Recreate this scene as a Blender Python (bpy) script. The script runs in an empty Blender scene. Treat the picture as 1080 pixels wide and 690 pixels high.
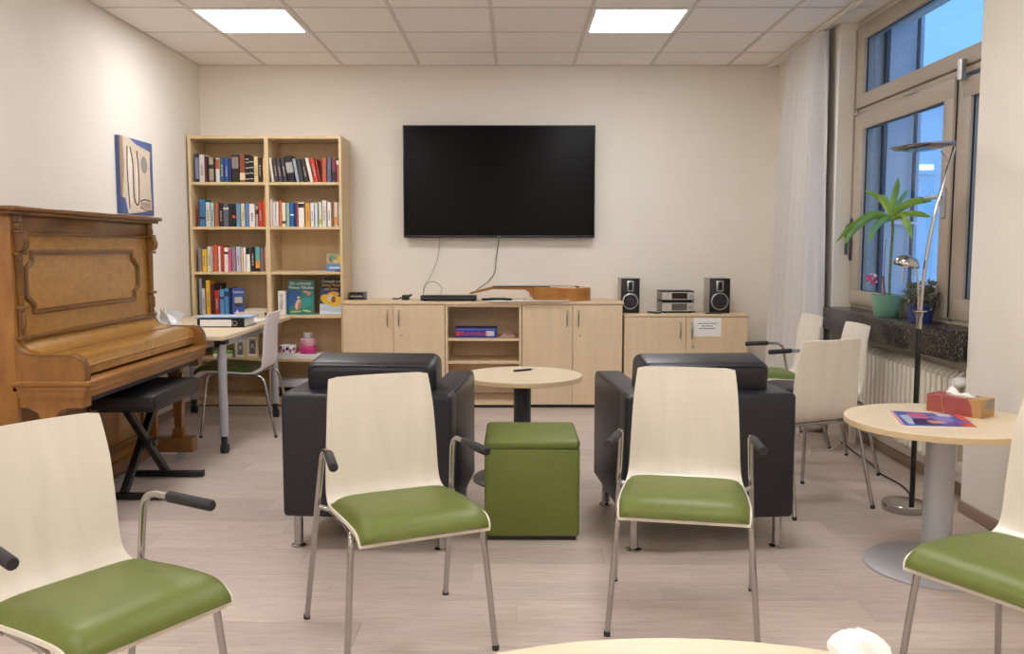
import bpy, bmesh, math, random
from mathutils import Vector, Matrix
random.seed(7)
PI = math.pi
scene = bpy.context.scene
COL = scene.collection

# ------------------------------------------------------------------ camera
F_PX, PITCH, YAW, ROLL = 931.9, 0.0888, -0.0026, 0.0007
CAM = Vector((0, 0, 1.26))
_f = Vector((math.sin(YAW)*math.cos(PITCH), math.cos(YAW)*math.cos(PITCH), -math.sin(PITCH)))
_r = Vector((math.cos(YAW), -math.sin(YAW), 0))
_u = _r.cross(_f)
RT = _r*math.cos(ROLL) + _u*math.sin(ROLL)
UP = -_r*math.sin(ROLL) + _u*math.cos(ROLL)
cam_data = bpy.data.cameras.new('camera')
cam = bpy.data.objects.new('camera', cam_data); COL.objects.link(cam)
cam.matrix_world = Matrix(((RT.x, UP.x, -_f.x, CAM.x), (RT.y, UP.y, -_f.y, CAM.y), (RT.z, UP.z, -_f.z, CAM.z), (0, 0, 0, 1)))
cam_data.sensor_fit = 'HORIZONTAL'; cam_data.sensor_width = 36.0
cam_data.lens = 36.0*F_PX/1080.0
cam_data.clip_start = 0.05; cam_data.clip_end = 200
scene.camera = cam
def ray(x, y): return _f + RT*((x-540)/F_PX) + UP*((345-y)/F_PX)
def onY(x, y, Y): d = ray(x, y); return CAM + d*(Y/d.y)
def onX(x, y, X): d = ray(x, y); return CAM + d*(X/d.x)
def onZ(x, y, Z): d = ray(x, y); return CAM + d*((Z-CAM.z)/d.z)

# ------------------------------------------------------------------ world, exposure
world = bpy.data.worlds.new('dusk_sky'); scene.world = world; world.use_nodes = True
bg = world.node_tree.nodes['Background']
bg.inputs['Color'].default_value = (0.17, 0.43, 0.92, 1)
bg.inputs['Strength'].default_value = 0.98
PANEL_STRENGTH = 11.5
vs = scene.view_settings
scene.display_settings.display_device = 'sRGB'
vs.view_transform = 'Standard'; vs.look = 'None'; vs.gamma = 1.0; vs.use_curve_mapping = False
vs.exposure = 0.88
try:
    scene.cycles.use_denoising = True
    scene.cycles.max_bounces = 10; scene.cycles.diffuse_bounces = 7
    scene.cycles.sample_clamp_indirect = 6.0
except Exception: pass

# ------------------------------------------------------------------ materials
def lin(c):
    if isinstance(c, str):
        c = [int(c[i:i+2], 16)/255 for i in (0, 2, 4)]
    return tuple((v/12.92 if v <= 0.04045 else ((v+0.055)/1.055)**2.4) for v in c)+(1,)
_mats = {}
def mat(name, color, rough=0.5, metal=0.0, spec=0.5, noise=0.0, nscale=8.0, stretch=(1, 1, 1), bump=0.0, bscale=200.0,
        rand=0.0, emit=0.0, coat=0.0, color2=None, distort=0.0, sheen=0.0):
    """procedural principled material: colour varied by noise (stretch = grain direction) and per-object random tint"""
    if name in _mats: return _mats[name]
    m = bpy.data.materials.new(name); m.use_nodes = True; _mats[name] = m
    nt = m.node_tree; N = nt.nodes; L = nt.links; b = N['Principled BSDF']
    col = lin(color)
    b.inputs['Base Color'].default_value = col
    b.inputs['Roughness'].default_value = rough; b.inputs['Metallic'].default_value = metal
    b.inputs['Specular IOR Level'].default_value = spec
    b.inputs['Coat Weight'].default_value = coat; b.inputs['Coat Roughness'].default_value = 0.12
    if sheen: b.inputs['Sheen Weight'].default_value = sheen
    if emit:
        b.inputs['Emission Color'].default_value = col; b.inputs['Emission Strength'].default_value = emit
    tc = mp = None
    if noise or bump:
        tc = N.new('ShaderNodeTexCoord'); mp = N.new('ShaderNodeMapping'); L.new(tc.outputs['Object'], mp.inputs['Vector'])
        mp.inputs['Scale'].default_value = stretch
        if rand:
            oi0 = N.new('ShaderNodeObjectInfo'); ad = N.new('ShaderNodeVectorMath'); ad.operation = 'SCALE'
            cb = N.new('ShaderNodeCombineXYZ')
            for k in range(3): L.new(oi0.outputs['Random'], cb.inputs[k])
            L.new(cb.outputs[0], ad.inputs[0]); ad.inputs['Scale'].default_value = 37.0
            L.new(ad.outputs[0], mp.inputs['Location'])
    out = None
    if noise:
        n = N.new('ShaderNodeTexNoise'); n.inputs['Scale'].default_value = nscale; n.inputs['Detail'].default_value = 6
        n.inputs['Distortion'].default_value = distort
        L.new(mp.outputs[0], n.inputs['Vector'])
        r = N.new('ShaderNodeValToRGB')
        r.color_ramp.elements[0].position = 0.3; r.color_ramp.elements[1].position = 0.7
        c2 = lin(color2) if color2 else tuple(max(0, v*(1-noise)) for v in col[:3])+(1,)
        c1 = col if color2 else tuple(min(1, v*(1+noise)) for v in col[:3])+(1,)
        r.color_ramp.elements[0].color = c2; r.color_ramp.elements[1].color = c1
        L.new(n.outputs['Fac'], r.inputs[0]); out = r.outputs[0]
    if rand:
        oi = N.new('ShaderNodeObjectInfo'); mr = N.new('ShaderNodeMapRange')
        mr.inputs['To Min'].default_value = 1-rand; mr.inputs['To Max'].default_value = 1+rand
        L.new(oi.outputs['Random'], mr.inputs['Value'])
        mx = N.new('ShaderNodeVectorMath'); mx.operation = 'SCALE'
        if out: L.new(out, mx.inputs[0])
        else: mx.inputs[0].default_value = col[:3]
        L.new(mr.outputs[0], mx.inputs['Scale']); out = mx.outputs[0]
    if out: L.new(out, b.inputs['Base Color'])
    if bump:
        n2 = N.new('ShaderNodeTexNoise'); n2.inputs['Scale'].default_value = bscale; n2.inputs['Detail'].default_value = 3
        L.new(mp.outputs[0], n2.inputs['Vector'])
        bp = N.new('ShaderNodeBump'); bp.inputs['Strength'].default_value = bump; bp.inputs['Distance'].default_value = 0.002
        L.new(n2.outputs['Fac'], bp.inputs['Height']); L.new(bp.outputs[0], b.inputs['Normal'])
    return m
def glass_mat(name, tint=(0.93, 0.96, 0.97), rough=0.02):
    m = bpy.data.materials.new(name); m.use_nodes = True; nt = m.node_tree; nt.nodes.clear()
    o = nt.nodes.new('ShaderNodeOutputMaterial'); mx = nt.nodes.new('ShaderNodeMixShader'); fr = nt.nodes.new('ShaderNodeLayerWeight')
    pw = nt.nodes.new('ShaderNodeMath'); pw.operation = 'POWER'; pw.inputs[1].default_value = 5.0
    ad = nt.nodes.new('ShaderNodeMath'); ad.operation = 'MULTIPLY_ADD'; ad.inputs[1].default_value = 0.9; ad.inputs[2].default_value = 0.025
    t = nt.nodes.new('ShaderNodeBsdfTransparent'); g = nt.nodes.new('ShaderNodeBsdfGlossy')
    t.inputs[0].default_value = (*tint, 1); g.inputs['Roughness'].default_value = rough
    L = nt.links; L.new(fr.outputs['Facing'], pw.inputs[0]); L.new(pw.outputs[0], ad.inputs[0]); L.new(ad.outputs[0], mx.inputs[0])
    L.new(t.outputs[0], mx.inputs[1]); L.new(g.outputs[0], mx.inputs[2]); L.new(mx.outputs[0], o.inputs[0]); return m
def speckle_mat(name, base, light, scale=170.0, rough=0.25):
    m = bpy.data.materials.new(name); m.use_nodes = True; nt = m.node_tree; N = nt.nodes; L = nt.links; b = N['Principled BSDF']
    tc = N.new('ShaderNodeTexCoord'); v = N.new('ShaderNodeTexVoronoi'); v.inputs['Scale'].default_value = scale
    L.new(tc.outputs['Object'], v.inputs['Vector'])
    r = N.new('ShaderNodeValToRGB'); L.new(v.outputs['Color'], r.inputs[0])
    r.color_ramp.elements[0].position = 0.62; r.color_ramp.elements[0].color = lin(base)
    r.color_ramp.elements[1].position = 0.93; r.color_ramp.elements[1].color = lin(light)
    L.new(r.outputs[0], b.inputs['Base Color']); b.inputs['Roughness'].default_value = rough; return m

M = {}
M['wall'] = mat('plaster_wall', 'EAE4D9', 0.85, noise=0.02, nscale=3, bump=0.12, bscale=160)
M['ceil'] = mat('ceiling_tile', 'F3EFEB', 0.9, noise=0.03, nscale=60, rand=0.02, bump=0.25, bscale=260)
M['grid'] = mat('ceiling_grid', 'D6D0CA', 0.6)
M['plank'] = mat('vinyl_plank', 'C6B7AD', 0.40, noise=0.16, nscale=5.0, stretch=(1.0, 16, 1), rand=0.10, bump=0.06, bscale=40, distort=1.6)
M['floor'] = mat('floor_base', '9C8E84', 0.6)
M['base'] = mat('baseboard_wood', '9A8272', 0.5, noise=0.08, nscale=6, stretch=(1, 1, 8))
M['ply'] = mat('maple_plywood', 'E7E0D2', 0.34, noise=0.045, nscale=2.6, stretch=(7, 1.2, 1.2), rand=0.02, coat=0.2, distort=0.6)
M['ply_edge'] = mat('plywood_edge', 'D9C29A', 0.5)
M['green'] = mat('green_leather', '6B7833', 0.42, noise=0.05, nscale=30, bump=0.12, bscale=420)
M['chrome'] = mat('chrome', 'B4B2B1', 0.12, metal=1.0)
M['steel'] = mat('brushed_steel', 'B9BAB9', 0.3, metal=1.0)
M['alu'] = mat('silver_grey_paint', 'B4B5BA', 0.42, metal=0.25)
M['darkgrey'] = mat('dark_grey_paint', '4C4E54', 0.45, metal=0.3)
M['black'] = mat('black_plastic', '0F0F11', 0.40)
M['softblack'] = mat('black_rubber', '26252A', 0.6)
M['leather'] = mat('black_leather', '1C1D26', 0.38, noise=0.08, nscale=25, bump=0.16, bscale=330)
M['maple'] = mat('maple_laminate', 'DDC6A4', 0.42, noise=0.05, nscale=3, stretch=(8, 8, 0.9), rand=0.015)
M['maple_h'] = mat('maple_laminate_flat', 'DDC6A4', 0.40, noise=0.045, nscale=3, stretch=(0.9, 8, 8), rand=0.015)
M['beech'] = mat('beech_laminate', 'D8BF95', 0.45, noise=0.06, nscale=3, stretch=(6, 6, 0.8), rand=0.015)
M['tabletop'] = mat('maple_table_top', 'E4D2B4', 0.36, noise=0.04, nscale=3, stretch=(0.9, 7, 1))
M['piano'] = mat('piano_walnut', 'A26E2E', 0.33, noise=0.1, nscale=3.5, stretch=(5, 1.0, 1.4), coat=0.35, color2='82521C', distort=0.4)
M['burl'] = mat('piano_burl', 'B28236', 0.30, noise=0.1, nscale=26, stretch=(1.2, 0.8, 1.4), coat=0.5, color2='9A6A28', distort=0.5)
M['pianodark'] = mat('piano_dark_trim', '82561F', 0.33, noise=0.1, nscale=5, stretch=(3, 0.8, 1.5), coat=0.35, color2='603C14', distort=0.4)
M['white'] = mat('white_paper', 'F1EFEC', 0.7)
M['cream'] = mat('cream_paint', 'E6DFD0', 0.45)
M['frame'] = mat('window_frame_paint', 'AFA393', 0.5)
M['curtain'] = mat('curtain_cloth', 'D0CCC7', 0.85, noise=0.03, nscale=90, bump=0.1, bscale=500, sheen=0.2)
M['granite'] = speckle_mat('dark_terrazzo', '1D1917', '7A7068')
M['glass'] = glass_mat('window_glass')
M['conc'] = mat('outdoor_concrete', 'D2D2D2', 0.9, noise=0.12, nscale=60)
M['outwall'] = mat('outdoor_plaster', 'F4F5F6', 0.9, noise=0.02, nscale=2)
M['outdark'] = mat('outdoor_dark_metal', '3A4452', 0.5)
M['outgrey'] = mat('outdoor_grey_panel', 'CBD2DA', 0.7)
M['ground'] = mat('outdoor_paving', 'A0A2A4', 0.9, noise=0.1, nscale=8)
M['screen'] = mat('tv_screen', '09080A', 0.2, spec=0.12)
M['panel'] = mat('light_diffuser', 'FBFBFC', 0.5, emit=PANEL_STRENGTH)

# ------------------------------------------------------------------ mesh helpers
class MB:
    """collects shapes into one mesh"""
    def __init__(s): s.v = []; s.f = []
    def add(s, vs_, fs):
        o = len(s.v); s.v += [tuple(v) for v in vs_]; s.f += [tuple(i+o for i in f) for f in fs]; return s
    def addbm(s, bm, M4=None):
        bm.verts.ensure_lookup_table(); bm.verts.index_update()
        s.add([(M4 @ v.co if M4 else v.co) for v in bm.verts], [[v.index for v in f.verts] for f in bm.faces]); bm.free(); return s
    def box(s, x0, x1, y0, y1, z0, z1, bev=0.0, seg=2, M4=None):
        if x0 > x1: x0, x1 = x1, x0
        if y0 > y1: y0, y1 = y1, y0
        if z0 > z1: z0, z1 = z1, z0
        bm = bmesh.new()
        bmesh.ops.create_cube(bm, size=1.0)
        for v in bm.verts:
            v.co = Vector(((v.co.x+.5)*(x1-x0)+x0, (v.co.y+.5)*(y1-y0)+y0, (v.co.z+.5)*(z1-z0)+z0))
        if bev: bmesh.ops.bevel(bm, geom=list(bm.edges), offset=bev, segments=seg, profile=0.5, affect='EDGES')
        return s.addbm(bm, M4)
    def tube(s, pts, r, n=8, rb=0.0, caps=True, seg=5, closed=False):
        P = [Vector(p) for p in pts]
        if rb and len(P) > 2: P = fillet(P, rb, seg)
        rs = r if isinstance(r, (list, tuple)) else None
        rings = []; prev = None; m = len(P)
        for i, p in enumerate(P):
            if closed: t = (P[(i+1) % m]-P[i-1]).normalized()
            elif i == 0: t = (P[1]-P[0]).normalized()
            elif i == m-1: t = (P[-1]-P[-2]).normalized()
            else: t = ((P[i+1]-p).normalized()+(p-P[i-1]).normalized()).normalized()
            if prev is None:
                a = Vector((0, 0, 1)) if abs(t.z) < 0.9 else Vector((1, 0, 0)); u = t.cross(a).normalized()
            else:
                u = (prev - t*prev.dot(t)).normalized()
            prev = u; w = t.cross(u)
            rr = rs[min(i, len(rs)-1)] if rs else r
            rings.append([p+(u*math.cos(2*PI*k/n)+w*math.sin(2*PI*k/n))*rr for k in range(n)])
        vs_ = [v for ring in rings for v in ring]; fs = []
        for i in range(m if closed else m-1):
            j = (i+1) % m
            for k in range(n): fs.append((i*n+k, i*n+(k+1) % n, j*n+(k+1) % n, j*n+k))
        if caps and not closed: fs.append(tuple(range(n))[::-1]); fs.append(tuple(range((m-1)*n, m*n)))
        return s.add(vs_, fs)
    def lathe(s, prof, c=(0, 0, 0), n=24, M4=None):
        """prof: (radius, z) from bottom to top; closed by fans when radius 0"""
        vs_ = []; idx = []; fs = []
        for r, z in prof:
            if r <= 1e-6: idx.append([len(vs_)]); vs_.append(Vector((c[0], c[1], c[2]+z)))
            else:
                idx.append(list(range(len(vs_), len(vs_)+n)))
                vs_ += [Vector((c[0]+r*math.cos(2*PI*k/n), c[1]+r*math.sin(2*PI*k/n), c[2]+z)) for k in range(n)]
        for a, b in zip(idx[:-1], idx[1:]):
            for k in range(n):
                k2 = (k+1) % n
                if len(a) == 1 and len(b) == 1: continue
                if len(a) == 1: fs.append((a[0], b[k2], b[k]))
                elif len(b) == 1: fs.append((a[k], a[k2], b[0]))
                else: fs.append((a[k], a[k2], b[k2], b[k]))
        if M4: vs_ = [M4 @ v for v in vs_]
        return s.add(vs_, fs)
    def prism(s, poly, a0, a1, axis='z', M4=None):
        """poly 2D extruded along axis; for 'x' poly=(y,z), 'y' poly=(x,z), 'z' poly=(x,y)"""
        mk = {'x': lambda p, a: (a, p[0], p[1]), 'y': lambda p, a: (p[0], a, p[1]), 'z': lambda p, a: (p[0], p[1], a)}[axis]
        n = len(poly)
        vs_ = [Vector(mk(p, a0)) for p in poly]+[Vector(mk(p, a1)) for p in poly]
        fs = [tuple(range(n))[::-1], tuple(range(n, 2*n))]+[(i, (i+1) % n, n+(i+1) % n, n+i) for i in range(n)]
        if M4: vs_ = [M4 @ v for v in vs_]
        return s.add(vs_, fs)
    def sphere(s, c, r, nu=14, nv=8, sc=(1, 1, 1)):
        prof = [(max(0, r*math.sin(PI*i/nv)), -r*math.cos(PI*i/nv)) for i in range(nv+1)]
        prof[0] = (0, -r); prof[-1] = (0, r)
        return s.lathe(prof, (0, 0, 0), nu, Matrix.Translation(c) @ Matrix.Diagonal((*sc, 1)))
    def mesh(s, name, smooth=None):
        me = bpy.data.meshes.new(name); me.from_pydata(s.v, [], s.f)
        bm = bmesh.new(); bm.from_mesh(me); bmesh.ops.recalc_face_normals(bm, faces=bm.faces)
        if smooth is not None:
            for f in bm.faces: f.smooth = True
            lim = math.radians(smooth)
            for e in bm.edges:
                if len(e.link_faces) == 2 and e.calc_face_angle(0) > lim: e.smooth = False
        bm.to_mesh(me); bm.free(); return me
    def build(s, name, m=None, parent=None, smooth=35):
        return obj(name, s.mesh(name, smooth), m, parent)
def fillet(P, rb, seg=5):
    out = [P[0]]
    for i in range(1, len(P)-1):
        a, p, b = P[i-1], P[i], P[i+1]
        da = min(rb, (a-p).length*0.49); db = min(rb, (b-p).length*0.49)
        A = p+(a-p).normalized()*da; B = p+(b-p).normalized()*db
        for k in range(seg+1):
            t = k/seg; out.append(A*(1-t)**2+p*2*t*(1-t)+B*t*t)
    out.append(P[-1]); return out
def obj(name, me, m=None, parent=None):
    o = bpy.data.objects.new(name, me); COL.objects.link(o)
    if m is not None and me is not None:
        m = M[m] if isinstance(m, str) else m
        if not me.materials: me.materials.append(m)
    if parent: o.parent = parent
    return o
def tag(o, label, cat, group=None):
    o['label'] = label; o['category'] = cat
    if group: o['group'] = group
    return o
def thing(name, label, cat, loc=(0, 0, 0), rz=0.0, group=None):
    o = bpy.data.objects.new(name, None); COL.objects.link(o); o.empty_display_size = 0.1
    o.location = loc; o.rotation_euler = (0, 0, rz)
    return tag(o, label, cat, group)
def struct(o):
    o['kind'] = 'structure'; return o
def dup(o, parent=None):
    c = o.copy(); COL.objects.link(c); c.parent = parent
    for ch in o.children: dup(ch, c)
    return c
def box(name, x0, x1, y0, y1, z0, z1, m, parent=None, bev=0.0, seg=2):
    return MB().box(x0, x1, y0, y1, z0, z1, bev, seg).build(name, m, parent)
def text_mesh(body, size, depth=0.0004, align='CENTER'):
    cu = bpy.data.curves.new('lettering', 'FONT'); cu.body = body; cu.size = size; cu.extrude = depth; cu.align_x = align; cu.align_y = 'CENTER'
    cu.resolution_u = 2
    t = bpy.data.objects.new('lettering', cu); COL.objects.link(t)
    dg = bpy.context.evaluated_depsgraph_get()
    me = bpy.data.meshes.new_from_object(t.evaluated_get(dg)); bpy.data.objects.remove(t); bpy.data.curves.remove(cu)
    return me
def lettering(body, size, m, parent, loc, rot=(PI/2, 0, 0), name='lettering', sx=1.0):
    o = obj(name, text_mesh(body, size), m, parent); o.location = loc; o.rotation_euler = rot; o.scale = (sx, 1, 1); return o
def catmull(P, n):
    P = [Vector(p) for p in P]; out = []
    Q = [P[0]*2-P[1]]+P+[P[-1]*2-P[-2]]
    for i in range(1, len(Q)-2):
        for k in range(n):
            t = k/n; a, b, c, d = Q[i-1], Q[i], Q[i+1], Q[i+2]
            out.append(0.5*((2*b)+(c-a)*t+(2*a-5*b+4*c-d)*t*t+(3*b-a-3*c+d)*t**3))
    out.append(P[-1]); return out
# ================================================================== THE ROOM
XL, XR, YB, YF, ZC = -2.565, 2.147, 7.328, -2.4, 2.7375
NY0, NY1 = 4.165, 5.97          # window niche along the right wall
XW = 2.272                      # room face of the window frame
T = 0.625
# floor: sub-floor slab with individual planks laid across the room
flo = struct(box('floor', XL-.2, XR+.35, YF-.2, YB+.2, -.12, -.004, 'floor'))
PW, PLEN = 0.185, 1.22
plank_me = MB().box(0, PLEN-.0007, 0, PW-.0007, -.006, 0, 0.0006, 1).mesh('plank', None)
stuffmb = MB(); row = 0; y = YB
while y > YF:
    off = (row*0.43) % 1.0*PLEN; x = XL-off
    while x < XR+.1:
        xa, xb = max(x, XL), min(x+PLEN, 2.29)
        yb = y-PW
        if xb-xa > .02:
            if yb > 1.9:
                if xb-xa > PLEN-.001: p = obj('plank', plank_me, 'plank', flo)
                else: p = obj('plank', MB().box(0, xb-xa-.0007, 0, PW-.0007, -.006, 0, .0006, 1).mesh('plank', None), 'plank', flo)
                p.location = (xa, yb, 0)
            else: stuffmb.box(xa, xb-.0007, yb, y-.0007, -.006, 0)
        x += PLEN
    y -= PW; row += 1
so = stuffmb.build('plank', 'plank', flo, None); so['kind'] = 'stuff'

# ceiling: slab, hung grid, tiles and light panels
cei = struct(box('ceiling', XL-.2, XR+.4, YF-.2, YB+.2, ZC+.012, ZC+.12, 'grid'))
X0, PART = -0.147, 0.479
xs = [XL]+[X0+c*T for c in range(-3, 4)]+[XR+.12]
ys = [YB]+[YB-PART-j*T for j in range(0, 15)]
ys = [v for v in ys if v > YF]+[YF]
gm = MB()
for gx in xs[1:-1]: gm.box(gx-.012, gx+.012, YF, YB, ZC-.001, ZC+.011)
for gy in ys[1:-1]: gm.box(XL, XR, gy-.006, gy+.006, ZC-.0005, ZC+.0105)
gm.box(XL, XL+.015, YF, YB, ZC-.001, ZC+.011); gm.box(XL, XR, YB-.015, YB, ZC-.001, ZC+.011)
gm.build('ceiling_grid', 'grid', cei)
full_tile = MB().box(.012, T-.012, .006, T-.006, .003, .011, .002, 1).mesh('ceiling_tile', None)
lit_rows = {(ys[j], ys[j+1]) for j in range(2, len(ys)-1, 4)}
panels = []
for i in range(len(xs)-1):
    for j in range(len(ys)-1):
        xa, xb, y1, y0 = xs[i], xs[i+1], ys[j], ys[j+1]
        if (y1, y0) in lit_rows and i in (1, 5): panels.append((xa, y0, j, i)); continue
        if abs(xb-xa-T) < .001 and abs(y1-y0-T) < .001: t = obj('ceiling_tile', full_tile, 'ceil', cei)
        else: t = obj('ceiling_tile', MB().box(.012, xb-xa-.012, .006, y1-y0-.006, .003, .011, .002, 1).mesh('ceiling_tile', None), 'ceil', cei)
        t.location = (xa, y0, ZC)
for (xa, y0, j, i) in panels:
    side = 'left' if i == 1 else 'right'
    where = {2: 'in front of the television wall', 6: 'above the two armchairs', 10: 'above the nearest round table'}.get(j, 'behind the viewer')
    t = thing('ceiling_light', f'square white LED ceiling panel on the {side} {where}', 'ceiling light', (xa, y0, ZC-.002), 0, 'LED ceiling panels')
    fm = MB(); w = .022
    fm.box(.012, T-.012, .006, .006+w, -.004, .008); fm.box(.012, T-.012, T-.006-w, T-.006, -.004, .008)
    fm.box(.012, .012+w, .006+w, T-.006-w, -.004, .008); fm.box(T-.012-w, T-.012, .006+w, T-.006-w, -.004, .008)
    fm.build('frame', M['white'], t)
    MB().box(.03, T-.03, .024, T-.024, 0, .006).build('diffuser', 'panel', t)

# walls
struct(box('wall_left', XL-.2, XL, YF-.2, YB+.2, -.1, ZC+.1, 'wall'))
struct(box('wall_back', XL, XR+.4, YB, YB+.2, -.1, ZC+.1, 'wall'))
struct(box('wall_front', XL, XR+.4, YF-.2, YF, -.1, ZC+.1, 'wall'))
wr = MB()
wr.box(XR, XR+.42, YF, NY0, -.1, ZC+.1); wr.box(XR, XR+.42, NY1, YB, -.1, ZC+.1)
wr.box(XW+.02, XR+.42, NY0, NY1, -.1, .80)
wr.box(XW+.01, XR+.42, NY0, NY1, 2.715, ZC+.1)
struct(wr.build('wall_right', 'wall'))
struct(box('baseboard_left', XL, XL+.014, YF, YB, 0, .06, 'base', None, .003))
struct(box('baseboard_back', XL, XR, YB-.014, YB, 0, .06, 'base', None, .003))
bb = MB(); bb.box(XR-.014, XR, YF, NY0, 0, .06, .003); bb.box(XR-.014, XR, NY1, YB, 0, .06, .003); bb.box(XW+.006, XW+.02, NY0, NY1, 0, .06, .003)
struct(bb.build('baseboard_right', 'base'))
# terrazzo window sill
sill = MB(); sill.box(2.095, XW+.03, NY0-.004+.02, NY1, .72, .868, .004); sill.box(2.095, XR-.002, NY1-.01, 6.10, .72, .868, .004)
sl = sill.build('window_sill', 'granite'); tag(sl, 'thick dark speckled terrazzo window sill above the radiator', 'window sill')

# window_1 : hopper above two casements
w1 = bpy.data.objects.new('window_1', None); COL.objects.link(w1); w1.location = (XW, 5.0, .87); struct(w1)
w1.empty_display_size = .1
def wpart(name, mb, m, parent=w1):
    o = mb.build(name, m, parent)
    if parent is w1: o.matrix_parent_inverse = Matrix.Translation((-XW, -5.0, -.87))
    return o
def ring(y0, y1, z0, z1, w, x0, x1, bev=.005, wt=None, wb=None, wl=None, wr_=None):
    m = MB(); wt = wt or w; wb = wb or w; wl = wl or w; wr_ = wr_ or w      # wl = low-Y stile, wr_ = high-Y stile
    m.box(x0, x1, y0, y1, z1-wt, z1, bev); m.box(x0, x1, y0, y1, z0, z0+wb, bev)
    m.box(x0, x1, y0, y0+wl, z0+wb-bev, z1-wt+bev, bev); m.box(x0, x1, y1-wr_, y1, z0+wb-bev, z1-wt+bev, bev); return m
fr = ring(NY0, NY1, .868, 2.718, .03, XW, XW+.08, .004)
fr.box(XW, XW+.08, NY0, NY1, 2.140, 2.172, .004)
fr.box(XW, XW+.08, 4.565, 4.62, .88, 2.15, .004)
wpart('window_frame', fr, 'frame')
hs = wpart('hopper_sash', ring(4.19, 5.955, 2.176, 2.705, .09, XW-.018, XW+.05, .006, wt=.095, wb=.085, wl=.12, wr_=.115), 'frame')
def sub(name, mb, m, parent):
    o = mb.build(name, m, parent); return o
sub('pane', MB().box(XW+.012, XW+.018, 4.25, 5.87, 2.22, 2.65), 'glass', hs)
sub('pane_gasket', ring(4.305, 5.845, 2.257, 2.614, .008, XW+.004, XW+.013, 0), 'softblack', hs)
st = MB(); st.box(XW-.034, XW-.016, 4.9, 5.05, 2.695, 2.709, .003); st.box(XW-.05, XW-.02, 5.03, 5.08, 2.688, 2.704, .004); sub('scissor_stay', st, 'alu', hs)
cs = wpart('casement_sash', ring(4.626, 5.955, .895, 2.136, .1, XW-.018, XW+.05, .006, wt=.105, wb=.09, wl=.108, wr_=.145), 'frame')
sub('pane', MB().box(XW+.012, XW+.018, 4.70, 5.85, .95, 2.06), 'glass', cs)
sub('pane_gasket', ring(4.730, 5.814, .981, 2.035, .008, XW+.004, XW+.013, 0), 'softblack', cs)
hd = MB(); hd.box(XW-.030, XW-.018, 4.66, 4.695, 1.42, 1.58, .004); hd.tube([(XW-.03, 4.678, 1.53), (XW-.062, 4.678, 1.53), (XW-.062, 4.80, 1.53)], .011, 8, .02)
sub('handle', hd, 'alu', cs)
hg = MB(); hg.tube([(XW-.03, 5.05, 2.14), (XW-.03, 5.19, 2.14)], .008, 8); hg.tube([(XW-.03, 5.86, 2.14), (XW-.03, 5.94, 2.14)], .008, 8); sub('hinge', hg, 'alu', cs)
gp = wpart('mullion_gasket', MB().box(XW-.004, XW-.0005, 4.616, 4.6265, .9, 2.13), 'softblack')
c2 = wpart('casement_sash', ring(4.19, 4.56, .895, 2.115, .08, XW-.012, XW+.05, .006, wt=.1, wb=.11, wl=.07, wr_=.095), 'frame')
sub('pane', MB().box(XW+.012, XW+.018, 4.22, 4.5, .98, 2.06), 'glass', c2)
sub('pane_gasket', ring(4.256, 4.471, .998, 2.022, .008, XW+.004, XW+.013, 0), 'softblack', c2)
hg = MB(); hg.tube([(XW-.04, 4.515, 2.1), (XW-.04, 4.515, 2.2)], .02, 12); sub('hinge', hg, 'steel', c2)
lv = MB(); lv.box(XW-.03, XW-.012, 5.925, 5.955, 1.18, 1.46, .005); lv.tube([(XW-.03, 5.94, 1.42), (XW-.055, 5.94, 1.40), (XW-.055, 5.94, 1.22)], .010, 8, .02)
wpart('opener_lever', lv, 'darkgrey')
rod = MB().tube([(XW-.022, 5.962, 1.46), (XW-.022, 5.962, 2.69)], .005, 6); wpart('opener_rod', rod, 'frame')

# outdoors beyond the panes: jamb of the facade, opposite wing, railing, paving
jm = MB(); jm.box(XW+.10, 2.44, NY1-.01, NY1+.35, -.3, 3.6); jm.box(2.44, 2.69, NY1-.02, NY1+.45, -.3, 3.6)
jo = jm.build('facade_jamb', 'conc'); tag(jo, 'grey concrete outer jamb beside the window glass', 'facade')
gr_ = MB().box(2.43, 2.455, NY1-.06, NY1-.022, .6, 2.9); tag(gr_.build('shutter_rail', 'outdark'), 'dark vertical shutter rail outside the window', 'rail')
tag(MB().box(2.455, 2.60, NY1-.05, NY1-.022, .3, 3.0).build('facade_panel', 'outgrey'), 'tall pale panel on the outer jamb outside the window', 'panel')
pp = thing('downpipe', 'dark vertical downpipe with light brackets outside the window', 'pipe', (2.63, NY1-.075, -.3))
MB().tube([(0, 0, 0), (0, 0, 3.4)], .012, 10).build('pipe', 'outdark', pp)
for bz in (1.72, 2.62):
    b_ = MB().box(-.15, .03, -.012, .012, bz, bz+.016).build('bracket', 'white', pp)
tag(box('paving', 2.9, 14, -2, 14, -.5, -.3, 'ground'), 'grey paved yard outside the window', 'paving')
wg = thing('opposite_wing', 'pale plastered wing of the building across the yard', 'building', (6.5, 12.2, -.3))
MB().box(-3.6, 5, 0, 1, 0, 3.52).build('wall', 'outwall', wg)
MB().box(-3.7, 5.1, -.12, 1, 3.52, 3.6).build('roof_edge', 'outgrey', wg)
for k, zz in enumerate((.5, 1.05)):
    MB().box(-2.3, 2.2, -.06, -.002, zz, zz+.07).build('cladding_rail', 'white', wg)
P = onY(974, 178, 12.19)
wl_ = thing('wall_lamp', 'small flat rectangular lamp on the wall across the yard', 'lamp', (P.x, 12.2, P.z))
MB().box(-.15, .15, -.06, 0, -.085, .085, .01).build('housing', 'outwall', wl_)
MB().box(-.11, .11, -.07, -.06, -.02, .05, .004).build('diffuser', mat('lit_diffuser', 'DDF4FF', .4, emit=.9), wl_)
rl = thing('yard_railing', 'white yard railing with upright bars beyond the window', 'railing', (4.6, 9.0, -.3))
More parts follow.
